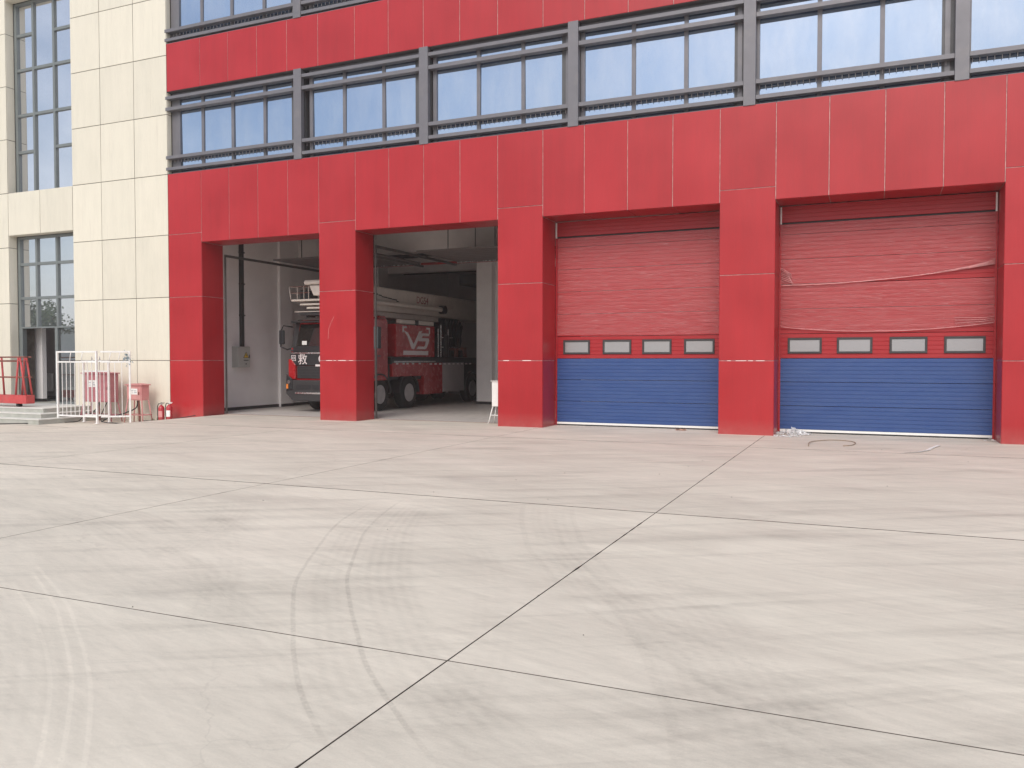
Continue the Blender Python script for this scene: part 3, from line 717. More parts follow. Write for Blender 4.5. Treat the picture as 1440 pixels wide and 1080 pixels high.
def garage_door(xa, xb, wins, films, label):
    x0, x1 = xa + 0.03, xb - 0.03
    g_ = MB()
    g_.box(xa + 0.002, x0 + 0.012, 0.862, DY - 0.002, 0.01, 4.945); g_.box(x1 - 0.012, xb - 0.002, 0.862, DY - 0.002, 0.01, 4.945)
    D = g_.build('garage_door', 'door_red', FS); D['label'] = label
    for k in range(9):
        h = SEC[k + 1] - SEC[k]
        me = section_mesh(x1 - x0, h - 0.007, 'door_blue' if k < 3 else 'door_red')
        inst('door_section', me, ((x0 + x1) / 2, DY, SEC[k]), D)
    me = section_mesh(xb - xa - 0.03, 4.935 - 4.585, 'door_red'); inst('header_panel', me, ((x0 + x1) / 2, 0.84, 4.585), D)
    q = MB(); q.box(x0, x1, 0.90, 0.93, 4.53, 4.66); q.build('head_gap', 'black', D)
    q = MB(); q.box(x0, x1, DY - 0.014, DY + 0.05, 0.035, 0.083); q.build('bottom_rail', 'white_plain', D, bevel=0.003)
    q = MB(); q.box(x0, x1, DY - 0.004, DY + 0.04, 0.003, 0.034); q.build('rubber_seal', 'rubber', D)
    for x in (xa + 0.02, xb - 0.05):
        q = MB(); q.box(x, x + 0.03, 0.82, 0.86, 4.55, 4.92); q.build('track_bracket', 'white_metal', D)
    for c, w in wins:
        z0, z1 = 1.735, 2.075; f = 0.045
        q = MB(); q.box(c - w / 2, c + w / 2, DY - 0.022, DY + 0.01, z0, z0 + f); q.box(c - w / 2, c + w / 2, DY - 0.022, DY + 0.01, z1 - f, z1)
        q.box(c - w / 2, c - w / 2 + f, DY - 0.022, DY + 0.01, z0 + f, z1 - f); q.box(c + w / 2 - f, c + w / 2, DY - 0.022, DY + 0.01, z0 + f, z1 - f)
        q.build('vision_frame', 'truck_grey', D, bevel=0.005)
        q = MB(); q.box(c - w / 2 + f, c + w / 2 - f, DY - 0.006, DY + 0.008, z0 + f, z1 - f); q.build('vision_pane', 'glass_frost', D)
    films(D, x0, x1)
    return D
def film3(D, x0, x1):
    film_sheet(x0 + 0.03, x1 - 0.01, lambda u: 2.19 + 0.012 * math.sin(7 * u) + 0.02 * max(0, 0.15 - u), lambda u: 4.54, D, 1.3, 0.011)
def film4(D, x0, x1):
    lo = lambda u: 3.22 + 0.29 * max(0, (u - 0.12) / 0.88) ** 1.9
    film_sheet(x0, x1, lo, lambda u: 4.54, D, 5.1, 0.013)
    hem(x0 + .02, x1 - .02, lo, D, 0.010)
    lo2 = lambda u: 2.20 + 0.13 * (2 * u - 0.95) ** 2
    film_sheet(x0, x1, lo2, lambda u: 3.215 + 0.03 * u, D, 9.4, 0.011, y0=-0.010)
    hem(x0 + .02, x1 - .02, lo2, D, 0.007)
    fr = random.Random(3); yf = DY - 0.05
    for k in range(7):      # fan of gathers at the left fixing, a bunch at the right one
        q = MB(); a = k / 6; z0_ = 3.60 - 0.04 * k
        q.tube([(x0 + 0.02, yf, z0_), (x0 + 0.12 + .02 * k, yf - 0.012, z0_ - 0.07 - 0.02 * a), (x0 + 0.22 + 0.05 * fr.random(), yf - 0.008, 3.45 - 0.04 * k)], 0.006 + 0.004 * fr.random(), 5)
        q.build('film_fold', 'film_fold', D)
    for k in range(4):
        q = MB(); q.tube([(x1 - 0.02, yf, 3.60 - 0.02 * k), (x1 - 0.16, yf - 0.014, 3.545 - 0.018 * k), (x1 - 0.5 - 0.2 * k, yf - 0.006, lo((x1 - 0.5 - 0.2 * k - x0) / (x1 - x0)) + 0.03 - 0.006 * k)], 0.008, 5)
        q.build('film_fold', 'film_fold', D)
    for k in range(3):
        q = MB(); q.tube([(x1 - 0.02, yf, 2.40 + 0.03 * k), (x1 - 0.2, yf - 0.01, 2.37 + 0.035 * k), (x1 - 0.7, yf + 0.005, 2.34 + 0.06 * k)], 0.006, 5)
        q.build('film_fold', 'film_fold', D)
W3 = [(-6.55, .68), (-5.54, .70), (-4.58, .69), (-3.60, .69)]
W4 = [(-1.33, .70), (-0.33, .70), (0.70, .71), (1.73, .74)]
garage_door(-7.09, -3.02, W3, film3, 'closed red and blue sectional door evenly wrapped in dull film')
garage_door(-1.87, 2.28, W4, film4, 'closed red and blue sectional door with torn sagging film')
garage_door(3.45, 7.6, [(x + 5.3, w) for x, w in W4], lambda D, a, b: film_sheet(a, b, lambda u: 2.2, lambda u: 4.54, D, 12.0, .01), 'closed red and blue sectional door at the far right bay')
# raised doors of the two open bays: leaf lying under the ceiling, tracks, hangers
for xa, xb in ((-17.5, -13.45), (-12.3, -8.25)):
    for x in (xa + 0.01, xb - 0.05):
        q = MB(); q.box(x, x + 0.04, 0.88, 0.92, 0.02, 4.62); q.box(x, x + 0.04, 0.88, 5.6, 4.62, 4.69)
        D = q.build('door_track', 'track', FS)
    for k in range(7):
        y = 2.95 + k * 0.37
        q = MB(); q.box(xa + 0.1, xb - 0.1, y, y + 0.36, 4.74, 4.785)
        for j in range(1, 4): q.box(xa + 0.1, xb - 0.1, y + j * 0.088, y + j * 0.088 + 0.01, 4.735, 4.741)
        q.build('raised_section', 'int_dark', D)
    q = MB(); q.box(xa + 0.1, xb - 0.1, 5.53, 5.56, 4.70, 4.80); q.build('bottom_rail', 'chrome', D)
    for fx in (0.25, 0.62):
        for y in (3.2, 5.0):
            x = xa + (xb - xa) * fx
            q = MB(); q.cyl((x, y, 4.79), (x, y, 6.2), 0.014, n=6); q.build('hanger_rod', 'truck_grey', D)
    q = MB(); q.cyl((xa + 0.1, 5.4, 4.95), (xb - 0.1, 5.4, 4.95), 0.035, n=12)
    q.build('spring_shaft', 'truck_grey', D)
# pipes and ducts under the garage ceiling
for y, z, r in ((7.2, 5.25, 0.06), (8.0, 5.05, 0.045), (12.6, 5.3, 0.08)):
    q = MB(); q.cyl((-18.4, y, z), (-12.65 if y > 9 else 8.7, y, z), r, n=12); q.build('sprinkler_pipe', 'skirting' if r > .05 else 'cradle_red', FS)
q = MB(); q.box(-14.2, -12.7, 9.6, 15.5, 4.4, 4.8); q.build('air_duct', 'truck_grey', FS)
q = MB(); q.cyl((-13.3, 9.3, 0.1), (-13.3, 9.3, 6.2), 0.05, n=10); q.build('down_pipe', 'int_grey', FS)
# threshold strip
q = MB(); q.box(-17.49, -13.46, 0.861, 0.871, -0.05, 0.006); q.box(-12.29, -8.26, 0.861, 0.871, -0.05, 0.006); q.build('threshold_strip', 'rust', FS)

# wall box and conduit
t = thing('electrical_box', 'grey wall-mounted electrical box with warning triangle on the white garage wall', 'electrical box', (-18.5, 2.62, 1.33))
q = MB(); q.box(-18.499, -18.26, 2.27, 2.84, 1.36, 2.02); q.build('cabinet', 'box_grey', t, bevel=0.008)
q = MB(); q.box(-18.26, -18.245, 2.29, 2.82, 1.38, 2.00); dr = q.build('door', 'box_grey', t, bevel=0.004)
q = MB(); q.prism([(2.50, 1.66), (2.76, 1.66), (2.63, 1.86)], 'x', -18.2445, -18.242); q.build('warning_triangle', 'ink', dr)
q = MB(); q.prism([(2.535, 1.675), (2.725, 1.675), (2.63, 1.825)], 'x', -18.2415, -18.240); q.build('warning_field', 'yellow', dr)
q = MB(); q.prism([(2.64, 1.80), (2.60, 1.735), (2.63, 1.735), (2.61, 1.685), (2.66, 1.755), (2.63, 1.755)], 'x', -18.2395, -18.238); q.build('bolt_mark', 'ink', dr)
q = MB(); q.box(-18.2445, -18.242, 2.52, 2.74, 1.57, 1.60); q.build('label_strip', 'ink', dr)
q = MB(); q.box(-18.245, -18.23, 2.77, 2.80, 1.66, 1.76); q.build('handle', 'black', dr)
q = MB(); q.box(-18.2445, -18.242, 2.60, 2.66, 1.45, 1.49); q.build('keyhole_plate', 'ink', dr)
t = thing('cable_conduit', 'dark vertical cable ducts rising from the grey wall box to the ceiling', 'conduit', (-18.5, 2.7, 2.02))
for y in (2.66, 2.76):
    q = MB(); q.cyl((-18.46, y, 2.02), (-18.46, y, 6.2), 0.032, n=10); q.build('conduit_pipe', 'skirting', t)
q = MB(); q.box(-18.497, -18.49, 2.62, 2.80, 2.02, 6.2); q.build('backing_strip', 'truck_grey', t)
for z in (3.0, 4.0, 5.0):
    q = MB(); q.box(-18.5, -18.42, 2.61, 2.81, z, z + 0.04); q.build('clamp', 'truck_grey', t)

# ------------------------------------------------------------------ entrance steps
t = thing('entrance_steps', 'grey stone steps with pale nosings leading to the glazed side entrance', 'steps', (-24.5, -1, -0.22))
XR, YF = -21.97, -1.62
for k, z in enumerate((0.20, 0.065, -0.07)):
    xr, yf = XR + 0.30 * k, YF - 0.30 * k
    q = MB(); q.box(-31, xr, yf, 0.0 if k else 0.29, z - 0.135 - (0.2 if k == 2 else 0), z - 0.03); q.build('riser', 'step', t)
    q = MB(); q.box(-31, xr + 0.015, yf - 0.015, -0.001 if k else 0.291, z - 0.029, z); q.build('tread', 'step_edge', t, bevel=0.006)

# ------------------------------------------------------------------ red work cradle on the landing
t = thing('work_cradle', 'red steel suspended work cradle standing on the landing at the left edge', 'work platform', (-24.2, -0.9, 0.2))
q = MB(); yA, yB, xE = -1.50, -1.22, -22.86
q.box(-26.6, xE, yA, yA + 0.02, 0.30, 0.55); q.box(-26.6, xE, yB - 0.02, yB, 0.30, 0.55); q.box(xE - 0.02, xE, yA + 0.02, yB - 0.02, 0.30, 0.55); q.box(-26.6, xE - 0.02, yA + 0.02, yB - 0.02, 0.31, 0.33)
q.build('tray', 'cradle_red', t, bevel=0.008)
for yy in (yA + 0.04, yB - 0.04):
    q = MB(); q.tube([(xE - 0.06, yy, 0.55), (xE - 0.28, yy, 1.66)], 0.028); q.build('post', 'cradle_red', t)
    q = MB(); q.tube([(xE - 0.50, yy, 0.55), (xE - 0.36, yy, 1.66)], 0.028); q.build('post', 'cradle_red', t)
    q = MB(); q.tube([(-24.15, yy, 0.55), (-24.25, yy, 1.66)], 0.028); q.build('post', 'cradle_red', t)
    for z, e in ((1.68, xE - 0.08), (1.56, xE - 0.2), (1.08, xE - 0.05)):
        q = MB(); q.tube([(-26.6, yy, z), (e, yy, z)], 0.022); q.build('rail', 'rust', t)
for z in (1.68, 1.08):
    q = MB(); q.tube([(xE - 0.2, yA + 0.04, z), (xE - 0.2, yB - 0.04, z)], 0.022); q.build('end_rail', 'rust', t)
for x in (-23.35, -25.5):
    for yy in (yA + 0.1, yB - 0.1):
        q = MB(); q.cyl((x, yy - 0.03, 0.25), (x, yy + 0.03, 0.25), 0.05, n=16); q.build('caster_wheel', 'rubber', t)
        q = MB(); q.box(x - 0.03, x + 0.03, yy - 0.04, yy + 0.04, 0.28, 0.31); q.build('caster_plate', 'rust', t)
t = thing('radiator', 'pale ribbed radiator on the lobby wall behind the open entrance', 'radiator', (-26.7, 2.2, 0.5))
for k in range(9):
    q = MB(); x = -27.3 + k * 0.085; q.box(x, x + 0.05, 2.16, 2.25, 0.48, 1.12); q.build('fin', 'int_white', t, bevel=0.015)
q = MB(); q.cyl((-27.34, 2.2, 0.55), (-26.5, 2.2, 0.55), 0.02, n=8); q.build('pipe', 'int_white', t)

# ------------------------------------------------------------------ white railings round the switch boxes
def railing(P, Q, label, ends=(True, True), top=2.05, pitch=0.165, mt='white_metal'):
    P = Vector(P); Q = Vector(Q); L = (Q - P).length; d = (Q - P).normalized()
    t = thing('white_railing', label, 'railing', ((P.x + Q.x) / 2, (P.y + Q.y) / 2, P.z))
    n_ = Vector((-d.y, d.x, 0)); zt, z2, zb = top, top - 0.29, 0.22
    def bar(a, b, w, z0, z1, name, mat='white_metal', off=0.0):
        q = MB(); p = P + d * a + n_ * off; r = P + d * b + n_ * off
        cs = [p - n_ * w, p + n_ * w, r + n_ * w, r - n_ * w]
        q.add([(c.x, c.y, P.z + z0) for c in cs] + [(c.x, c.y, P.z + z1) for c in cs], [(0, 1, 2, 3), (4, 5, 6, 7), (0, 1, 5, 4), (1, 2, 6, 5), (2, 3, 7, 6), (3, 0, 4, 7)])
        return q.build(name, mat, t, bevel=0.004)
    for a, on in ((0, ends[0]), (L - 0.05, ends[1])):
        if on:
            bar(a, a + 0.05, 0.025, 0.0, zt, 'post'); bar(a - 0.02, a + 0.07, 0.05, 0.0, 0.015, 'foot')
    bar(0.05, L - 0.05, 0.018, zt - 0.045, zt, 'rail'); bar(0.05, L - 0.05, 0.018, z2 - 0.04, z2, 'rail'); bar(0.05, L - 0.05, 0.018, zb - 0.045, zb, 'rail')
    n = max(3, int((L - 0.1) / pitch))
    for k in range(1, n):
        a = 0.05 + (L - 0.1) * k / n; bar(a - 0.008, a + 0.008, 0.008, zb, z2 - 0.04, 'baluster')
    for fx in (0.33, 0.62):
        p = P + d * (L * fx)
        q = MB(); q.tube([(p.x, p.y, P.z + z2), (p.x + d.x * 0.02, p.y + d.y * .02, P.z + 1.9), (p.x + d.x * 0.05, p.y + d.y * .05, P.z + zt - 0.02)], 0.011, 6); q.build('scroll', 'white_metal', t)
    return t
railing((-21.60, -1.45, -0.20), (-19.95, -1.47, -0.20), 'white steel railing panel in front of the larger pink switch box')
railing((-19.93, -1.44, -0.20), (-19.28, -0.92, -0.20), 'white steel railing panel set at an angle beside the smaller pink box', ends=(False, True))

railing((-20.95, -1.12, -0.20), (-20.05, -0.98, -0.20), 'lower white railing panel propped close behind the front one', top=1.78, pitch=0.12)
rr_ = random.Random(9); q = MB()
for i in range(90):
    p = Vector((-19.36 + rr_.gauss(0, 0.07), -0.96 + rr_.gauss(0, 0.03), 1.62 + rr_.gauss(0, 0.10))); s_ = 0.05
    q.add([p + Vector((rr_.uniform(-s_, s_), rr_.uniform(-s_, s_) * .5, rr_.uniform(-s_, s_))) for _ in range(3)], [(0, 1, 2)])
tag(q.build('rag', 'teal'), 'torn blue-grey rag tied to the top of the angled railing panel', 'rag')
# ------------------------------------------------------------------ pink switch boxes on stands
def switch_box(x0, x1, y0, y1, z0, z1, zg, mat, label, spl, paper):
    t = thing('switch_box', label, 'switch box', ((x0 + x1) / 2, (y0 + y1) / 2, zg))
    q = MB(); q.box(x0, x1, y0, y1, z0, z1); q.build('cabinet', mat, t, bevel=0.008)
    q = MB(); q.prism([(x0 - 0.04, z1 + 0.002), (x1 + 0.04, z1 + 0.002), (x1 + 0.04, z1 + 0.03), ((x0 + x1) / 2, z1 + 0.06), (x0 - 0.04, z1 + 0.03)], 'y', y0 - 0.04, y1 + 0.03); q.build('lid', mat, t, bevel=0.004)
    q = MB(); q.box(x0 + 0.03, x1 - 0.03, y0 - 0.012, y0 - 0.001, z0 + 0.03, z1 - 0.03); dr = q.build('door', mat, t, bevel=0.004)
    q = MB(); q.box(x1 - 0.10, x1 - 0.07, y0 - 0.032, y0 - 0.0125, (z0 + z1) / 2 - 0.05, (z0 + z1) / 2 + 0.03); q.build('latch', 'rust', dr)
    px, pz, pw, ph = paper
    q = MB(); q.box(px, px + pw, y0 - 0.0145, y0 - 0.0125, pz, pz + ph); pa = q.build('notice', 'paper', dr)
    for x in (x0 + 0.01, x1 - 0.01):
        for y, s in ((y0 + 0.02, -1), (y1 - 0.02, 1)):
            sx = -spl if x < (x0 + x1) / 2 else spl
            q = MB(); q.tube([(x, y, z0), (x + sx, y + s * spl * 0.6, zg)], 0.018, 6); q.build('leg', mat, t)
    zc = zg + (z0 - zg) * 0.35; f = 0.65
    a, b = x0 - spl * f, x1 + spl * f; c, d = y0 - spl * .6 * f, y1 + spl * .6 * f
    for P_, Q_ in (((a, c), (b, c)), ((a, d), (b, d)), ((a, c), (a, d)), ((b, c), (b, d))):
        q = MB(); q.tube([(P_[0], P_[1], zc), (Q_[0], Q_[1], zc)], 0.014, 6); q.build('brace', mat, t)
    return t, (x0, x1, y0)
switch_box(-21.46, -20.34, -0.72, -0.42, 0.36, 1.19, -0.22, 'pink_dark', 'larger faded pink switch box on splayed legs behind the white railing', 0.10, (-21.25, 0.80, 0.36, 0.20))
switch_box(-19.78, -19.21, -0.62, -0.34, 0.43, 0.86, -0.215, 'pink', 'smaller salmon pink switch box with white notice beside the extinguishers', 0.09, (-19.62, 0.60, 0.27, 0.17))
# illegible smudged print on the notices is left as grey marks
for nt in [o for o in COL.objects if o.name.startswith('notice')]:
    c = root_loc(nt.parent); bb = [Vector(v.co) + c for v in nt.data.vertices]
    x0 = min(v.x for v in bb); x1 = max(v.x for v in bb); z0 = min(v.z for v in bb); z1 = max(v.z for v in bb); y = min(v.y for v in bb)
    q = MB()
    for (a, b_, c_, d_) in ((.12, .42, .55, .75), (.5, .8, .6, .72), (.2, .38, .2, .34), (.52, .88, .25, .42), (.6, .7, .45, .58)):
        q.box(x0 + (x1 - x0) * a, x0 + (x1 - x0) * b_, y - 0.0015, y - 0.0005, z0 + (z1 - z0) * c_, z0 + (z1 - z0) * d_)
    q.build('print_smudge', 'ink_grey', nt.parent)
def cable(name, pts, r, mat, label, cat='cable'):
    # Catmull-Rom through the given points
    P = [Vector(p) for p in pts]; out_ = []
    for i in range(len(P) - 1):
        p0, p1, p2, p3 = P[max(i - 1, 0)], P[i], P[i + 1], P[min(i + 2, len(P) - 1)]
        for k in range(8):
            s = k / 8; out_.append(0.5 * ((2 * p1) + (-p0 + p2) * s + (2 * p0 - 5 * p1 + 4 * p2 - p3) * s * s + (-p0 + 3 * p1 - 3 * p2 + p3) * s ** 3))
    out_.append(P[-1])
    q = MB(); q.tube(out_, r, 7); o = q.build(name, mat); org = Vector(P[0])
    o.data.transform(Matrix.Translation(-org)); o.location = org
    return tag(o, label, cat)
zg = -0.21
cable('power_cable', [(-20.9, -0.6, 0.36), (-20.95, -0.75, 0.1), (-21.2, -0.95, -0.1), (-21.3, -1.2, zg), (-21.9, -2.3, zg + .02), (-23.5, -2.9, zg), (-26, -3.2, zg)], 0.014, 'cable', 'black cable from the larger pink box running past the steps')
cable('power_cable', [(-20.6, -0.6, 0.36), (-20.4, -0.95, 0.05), (-20.1, -1.2, -0.16), (-19.7, -1.0, zg), (-19.3, -0.85, zg), (-18.95, -0.55, zg + .02), (-18.7, -0.5, -0.17), (-18.3, -0.4, -0.10), (-17.6, -0.2, 0.02)], 0.013, 'cable', 'thin black cable trailing over the ground to the first red pier')
cable('power_cable', [(-19.5, -0.5, 0.43), (-19.52, -0.55, 0.2), (-19.9, -0.75, 0.02), (-20.3, -0.8, -0.08), (-20.6, -0.8, zg)], 0.018, 'cable', 'sagging black cable between the two pink boxes')
cable('power_cable', [(-19.48, -0.48, 0.42), (-19.45, -0.48, 0.1), (-19.42, -0.5, -0.19)], 0.032, 'rust', 'thick brown cable hanging straight under the smaller pink box')
cable('power_cable', [(-20.95, -0.58, 0.35), (-20.93, -0.58, 0.1), (-20.9, -0.6, -0.19)], 0.04, 'rust', 'thick brown cable hanging under the larger pink box')
# coil of black cable on the ground
pts = []
for i in range(70):
    a = i * 0.55; r = 0.16 + 0.09 * noise.noise(Vector((i * .3, 1, 1))); pts.append((-19.05 + r * 1.5 * math.cos(a), -0.45 + r * 0.7 * math.sin(a), zg + 0.03 + 0.03 * abs(noise.noise(Vector((i * .5, 3, 1))))))
cable('cable_coil', pts, 0.013, 'cable', 'tangled coil of black cable beside the small pink box')
# weeds at the wall foot
wd = MB(); random.seed(3)
for i in range(60):
    x = -18.82 + random.gauss(0, 0.07); y = -0.35 + random.gauss(0, 0.06); a = random.uniform(0, 6.28); l = random.uniform(0.06, 0.16)
    p = Vector((x, y, zg)); d_ = Vector((math.cos(a) * .5, math.sin(a) * .5, 1)).normalized() * l; s = Vector((-math.sin(a), math.cos(a), 0)) * 0.012
    wd.add([p - s, p + s, p + d_ + s * .6, p + d_ - s * .6], [(0, 1, 2, 3)])
o = wd.build('weeds', 'leaf'); tag(o, 'small green weed tuft at the wall foot by the extinguishers', 'weeds', kind='stuff')

# ------------------------------------------------------------------ fire extinguishers
def extinguisher(x, y, z, label, hose_side, band):
    t = thing('fire_extinguisher', label, 'fire extinguisher', (x, y, z))
    q = MB(); q.lathe((x, y, z), [(0.075, 0), (0.085, 0.015), (0.085, 0.40), (0.08, 0.44), (0.055, 0.475), (0.03, 0.49), (0.028, 0.51)], 24); q.build('cylinder', 'ext_red', t)
    q = MB(); q.cyl((x, y, z + 0.51), (x, y, z + 0.555), 0.024, n=12); q.build('valve', 'chrome', t)
    q = MB(); q.box(x - 0.02, x + 0.12, y - 0.012, y + 0.012, z + 0.56, z + 0.575); q.box(x - 0.02, x + 0.10, y - 0.010, y + 0.010, z + 0.535, z + 0.547); q.build('lever', 'white_plain' if band else 'black', t)
    s = hose_side
    q = MB(); q.tube([(x + s * 0.02, y, z + 0.54), (x + s * 0.09, y - .02, z + 0.54), (x + s * 0.125, y - .02, z + 0.46), (x + s * 0.125, y - .02, z + 0.25), (x + s * 0.105, y - .02, z + 0.08)], 0.012, 8); q.build('hose', 'black', t)
    q = MB(); q.cyl((x + s * 0.105, y - .02, z + 0.09), (x + s * 0.10, y - .02, z + 0.01), 0.013, 0.022, n=10); q.build('nozzle', 'black', t)
    q = MB()
    n = 10
    vs = []; fs = []
    for i in range(n + 1):
        a = R(-150 + 120 * i / n); vs += [(x + 0.0865 * math.cos(a), y + 0.0865 * math.sin(a), z + 0.16), (x + 0.0865 * math.cos(a), y + 0.0865 * math.sin(a), z + 0.34)]
    fs = [(2 * i, 2 * i + 2, 2 * i + 3, 2 * i + 1) for i in range(n)]
    q.add(vs, fs, True); q.build('label_band', 'pink' if not band else 'paper', t)
extinguisher(-18.66, -0.42, -0.20, 'fire extinguisher with black hose, left of the pair at the wall foot', -1, False)
extinguisher(-18.42, -0.36, -0.185, 'fire extinguisher with pale label, right one of the pair next to the red pier', -1, True)

# ------------------------------------------------------------------ white stand in bay two
t = thing('document_stand', 'white metal box on splayed legs standing inside the second bay', 'stand', (-8.48, 0.7, 0.0))
q = MB(); q.box(-8.66, -8.30, 0.55, 0.80, 0.44, 1.06); q.build('cabinet', 'white_plain', t, bevel=0.006)
q = MB(); q.box(-8.69, -8.27, 0.52, 0.83, 1.062, 1.08); q.build('lid', 'white_plain', t, bevel=0.004)
for x, s in ((-8.64, -1), (-8.32, 1)):
    for y, u in ((0.57, -1), (0.78, 1)):
        q = MB(); q.tube([(x, y, 0.44), (x + (s * 0.10 if s < 0 else 0.02), y + u * 0.06, 0.0)], 0.016, 6); q.build('leg', 'white_plain', t)
q = MB(); q.tube([(-8.69, 0.54, 0.22), (-8.31, 0.54, 0.22)], 0.012, 6); q.build('brace', 'white_plain', t)

# ------------------------------------------------------------------ litter on the slabs
def crumple(cx, cy, rx, ry, h, n, label, name, mat, seed):
    rr = random.Random(seed); q = MB()
    for i in range(n):
        a = rr.uniform(0, 6.28); k = math.sqrt(rr.random()); x = cx + rx * k * math.cos(a); y = cy + ry * k * math.sin(a); z = 0.006 + h * (1 - k) * rr.random()
        s = rr.uniform(0.02, 0.07)
        vs = [(x + rr.uniform(-s, s), y + rr.uniform(-s, s), max(0.004, z + rr.uniform(-s, s) * .6)) for _ in range(4)]
        q.add(vs, [(0, 1, 2), (1, 2, 3)])
    o = q.build(name, mat); o.data.transform(Matrix.Translation((-cx, -cy, 0))); o.location = (cx, cy, 0)
    return tag(o, label, 'litter')
crumple(-1.52, 0.55, 0.36, 0.26, 0.13, 520, 'crumpled heap of clear plastic film against the right pier foot', 'plastic_heap', 'crumple', 4)
crumple(-1.60, -0.05, 0.30, 0.12, 0.02, 60, 'flat white plastic scraps in front of the crumpled heap', 'plastic_scraps', 'crumple', 5)
crumple(-3.95, 0.55, 0.13, 0.05, 0.03, 34, 'small faded orange wrapper below the first blue door', 'wrapper', 'faded_wrapper', 6)
crumple(2.16, 0.55, 0.07, 0.05, 0.03, 24, 'small white scrap at the foot of the rightmost pier', 'paper_scrap', 'paper', 8)
q = MB(); pts = [gh(0, 0)] and [(0.55, -2.45), (0.75, -2.28), (0.93, -1.9), (1.02, -1.45), (1.17, -0.9)]
for i in range(len(pts) - 1):
    (a, b), (c, d) = pts[i], pts[i + 1]; w = 0.035
    q.add([(a - w, b, 0.012), (a + w, b, 0.018), (c + w, d, 0.02), (c - w, d, 0.012)], [(0, 1, 2, 3)])
    q.add([(a - w, b, 0.006), (a + w, b, 0.006), (c + w, d, 0.006), (c - w, d, 0.006)], [(0, 1, 2, 3)])
tag(q.build('plastic_strip', 'paper'), 'long white plastic strip lying before the torn film door', 'litter')
cable('brown_cord', [(-1.04, -2.0, 0.012), (-1.06, -1.5, 0.03), (-0.98, -0.95, 0.012), (-0.7, -0.62, 0.012), (-0.4, -0.68, 0.012), (-0.26, -1.0, 0.012), (-0.31, -1.5, 0.012), (-0.46, -1.72, 0.012)], 0.007, 'cable_brown', 'curled brown cord lying in front of the right blue door', 'cord')

q = MB(); rr = random.Random(21)
for i in range(60):
    x = rr.uniform(-12, 4); y = rr.uniform(-15.5, -0.3); r = rr.uniform(0.003, 0.009)
    vs = [(x + r * rr.uniform(.6, 1.2) * a, y + r * rr.uniform(.6, 1.2) * b_, gh(x, y) + r * c_) for a, b_, c_ in ((1, 0, .3), (0, 1, .3), (-1, 0, .3), (0, -1, .3), (0, 0, 1.0), (0, 0, -0.1))]
    q.add(vs, [(0, 1, 4), (1, 2, 4), (2, 3, 4), (3, 0, 4), (1, 0, 5), (2, 1, 5), (3, 2, 5), (0, 3, 5)])
tag(q.build('grit', 'joint'), 'scattered dark grit and pebbles on the concrete yard', 'grit', kind='stuff')
# ------------------------------------------------------------------ fire truck
TX0, TX1, TY = -16.5, -14.0, 2.5
T = thing('fire_truck', 'red and black aerial platform fire truck parked nose out across the open bays', 'fire truck', (-15.25, 2.5, 0))
# cab shell: side outline (y, z) swept across the width
q = MB(); q.prism([(2.62, 0.95), (2.62, 1.95), (2.70, 2.04), (2.88, 2.74), (2.98, 2.84), (4.25, 2.90), (4.32, 2.80), (4.32, 0.95)], 'x', TX0 + 0.03, TX1 - 0.03)
cab = q.build('cab', 'truck_red', T, bevel=0.03)
for x0_, x1_ in ((TX0 + .02, TX0 + .19), (TX1 - .19, TX1 - .02)):
    q = MB(); q.prism([(2.60, 1.86), (2.655, 2.02), (2.86, 2.76), (3.0, 2.855), (3.1, 2.80), (2.98, 2.70), (2.80, 2.0), (2.80, 1.86)], 'x', x0_, x1_); q.build('cab_pillar', 'truck_grey', cab, bevel=0.01)
q = MB(); q.add([(TX0 + .16, 2.68, 2.02), (TX1 - .16, 2.68, 2.02), (TX1 - .22, 2.862, 2.70), (TX0 + .22, 2.862, 2.70), (TX0 + .16, 2.70, 2.02), (TX1 - .16, 2.70, 2.02), (TX1 - .22, 2.88, 2.70), (TX0 + .22, 2.88, 2.70)],
      [(0, 1, 2, 3), (4, 5, 6, 7), (0, 1, 5, 4), (1, 2, 6, 5), (2, 3, 7, 6), (3, 0, 4, 7)]); q.build('windscreen', 'glass_cab', cab)
q = MB(); q.box(TX0 + .06, TX1 - .06, 2.56, 2.80, 2.74, 2.80); q.build('sun_visor', 'truck_grey', cab, bevel=0.02)
q = MB(); q.box(TX0 + .12, TX1 - .12, 2.60, 2.64, 1.84, 2.02); q.build('wiper_panel', 'black', cab, bevel=0.01)
q = MB(); q.box(TX0 + .42, TX0 + .60, 2.655, 2.66, 2.06, 2.18); q.build('windscreen_note', 'paper', cab)
q = MB(); q.box(TX0 + .05, TX1 - .05, 2.555, 2.62, 1.42, 1.84); q.build('front_panel', 'black', cab, bevel=0.02)
q = MB(); q.box(TX0 + .08, TX1 - .08, 2.54, 2.556, 1.78, 1.83); q.build('grille_strip', 'chrome', cab)
q = MB(); q.box(TX0 + .30, TX1 - .30, 2.56, 2.62, 1.03, 1.41); q.build('lower_grille', 'truck_grey', cab, bevel=0.015)
for z in (1.10, 1.19, 1.28, 1.36):
    q = MB(); q.box(TX0 + .36, TX1 - .36, 2.545, 2.56, z, z + 0.025); q.build('grille_bar', 'black', cab)
for s, x in ((1, TX0), (-1, TX1)):
    q = MB(); q.prism([(x, 0.95), (x + s * .26, 1.02), (x + s * .26, 1.44), (x + s * .10, 1.62), (x, 1.62)], 'y', 2.53, 2.62); q.build('corner_panel', 'truck_red', cab, bevel=0.01)
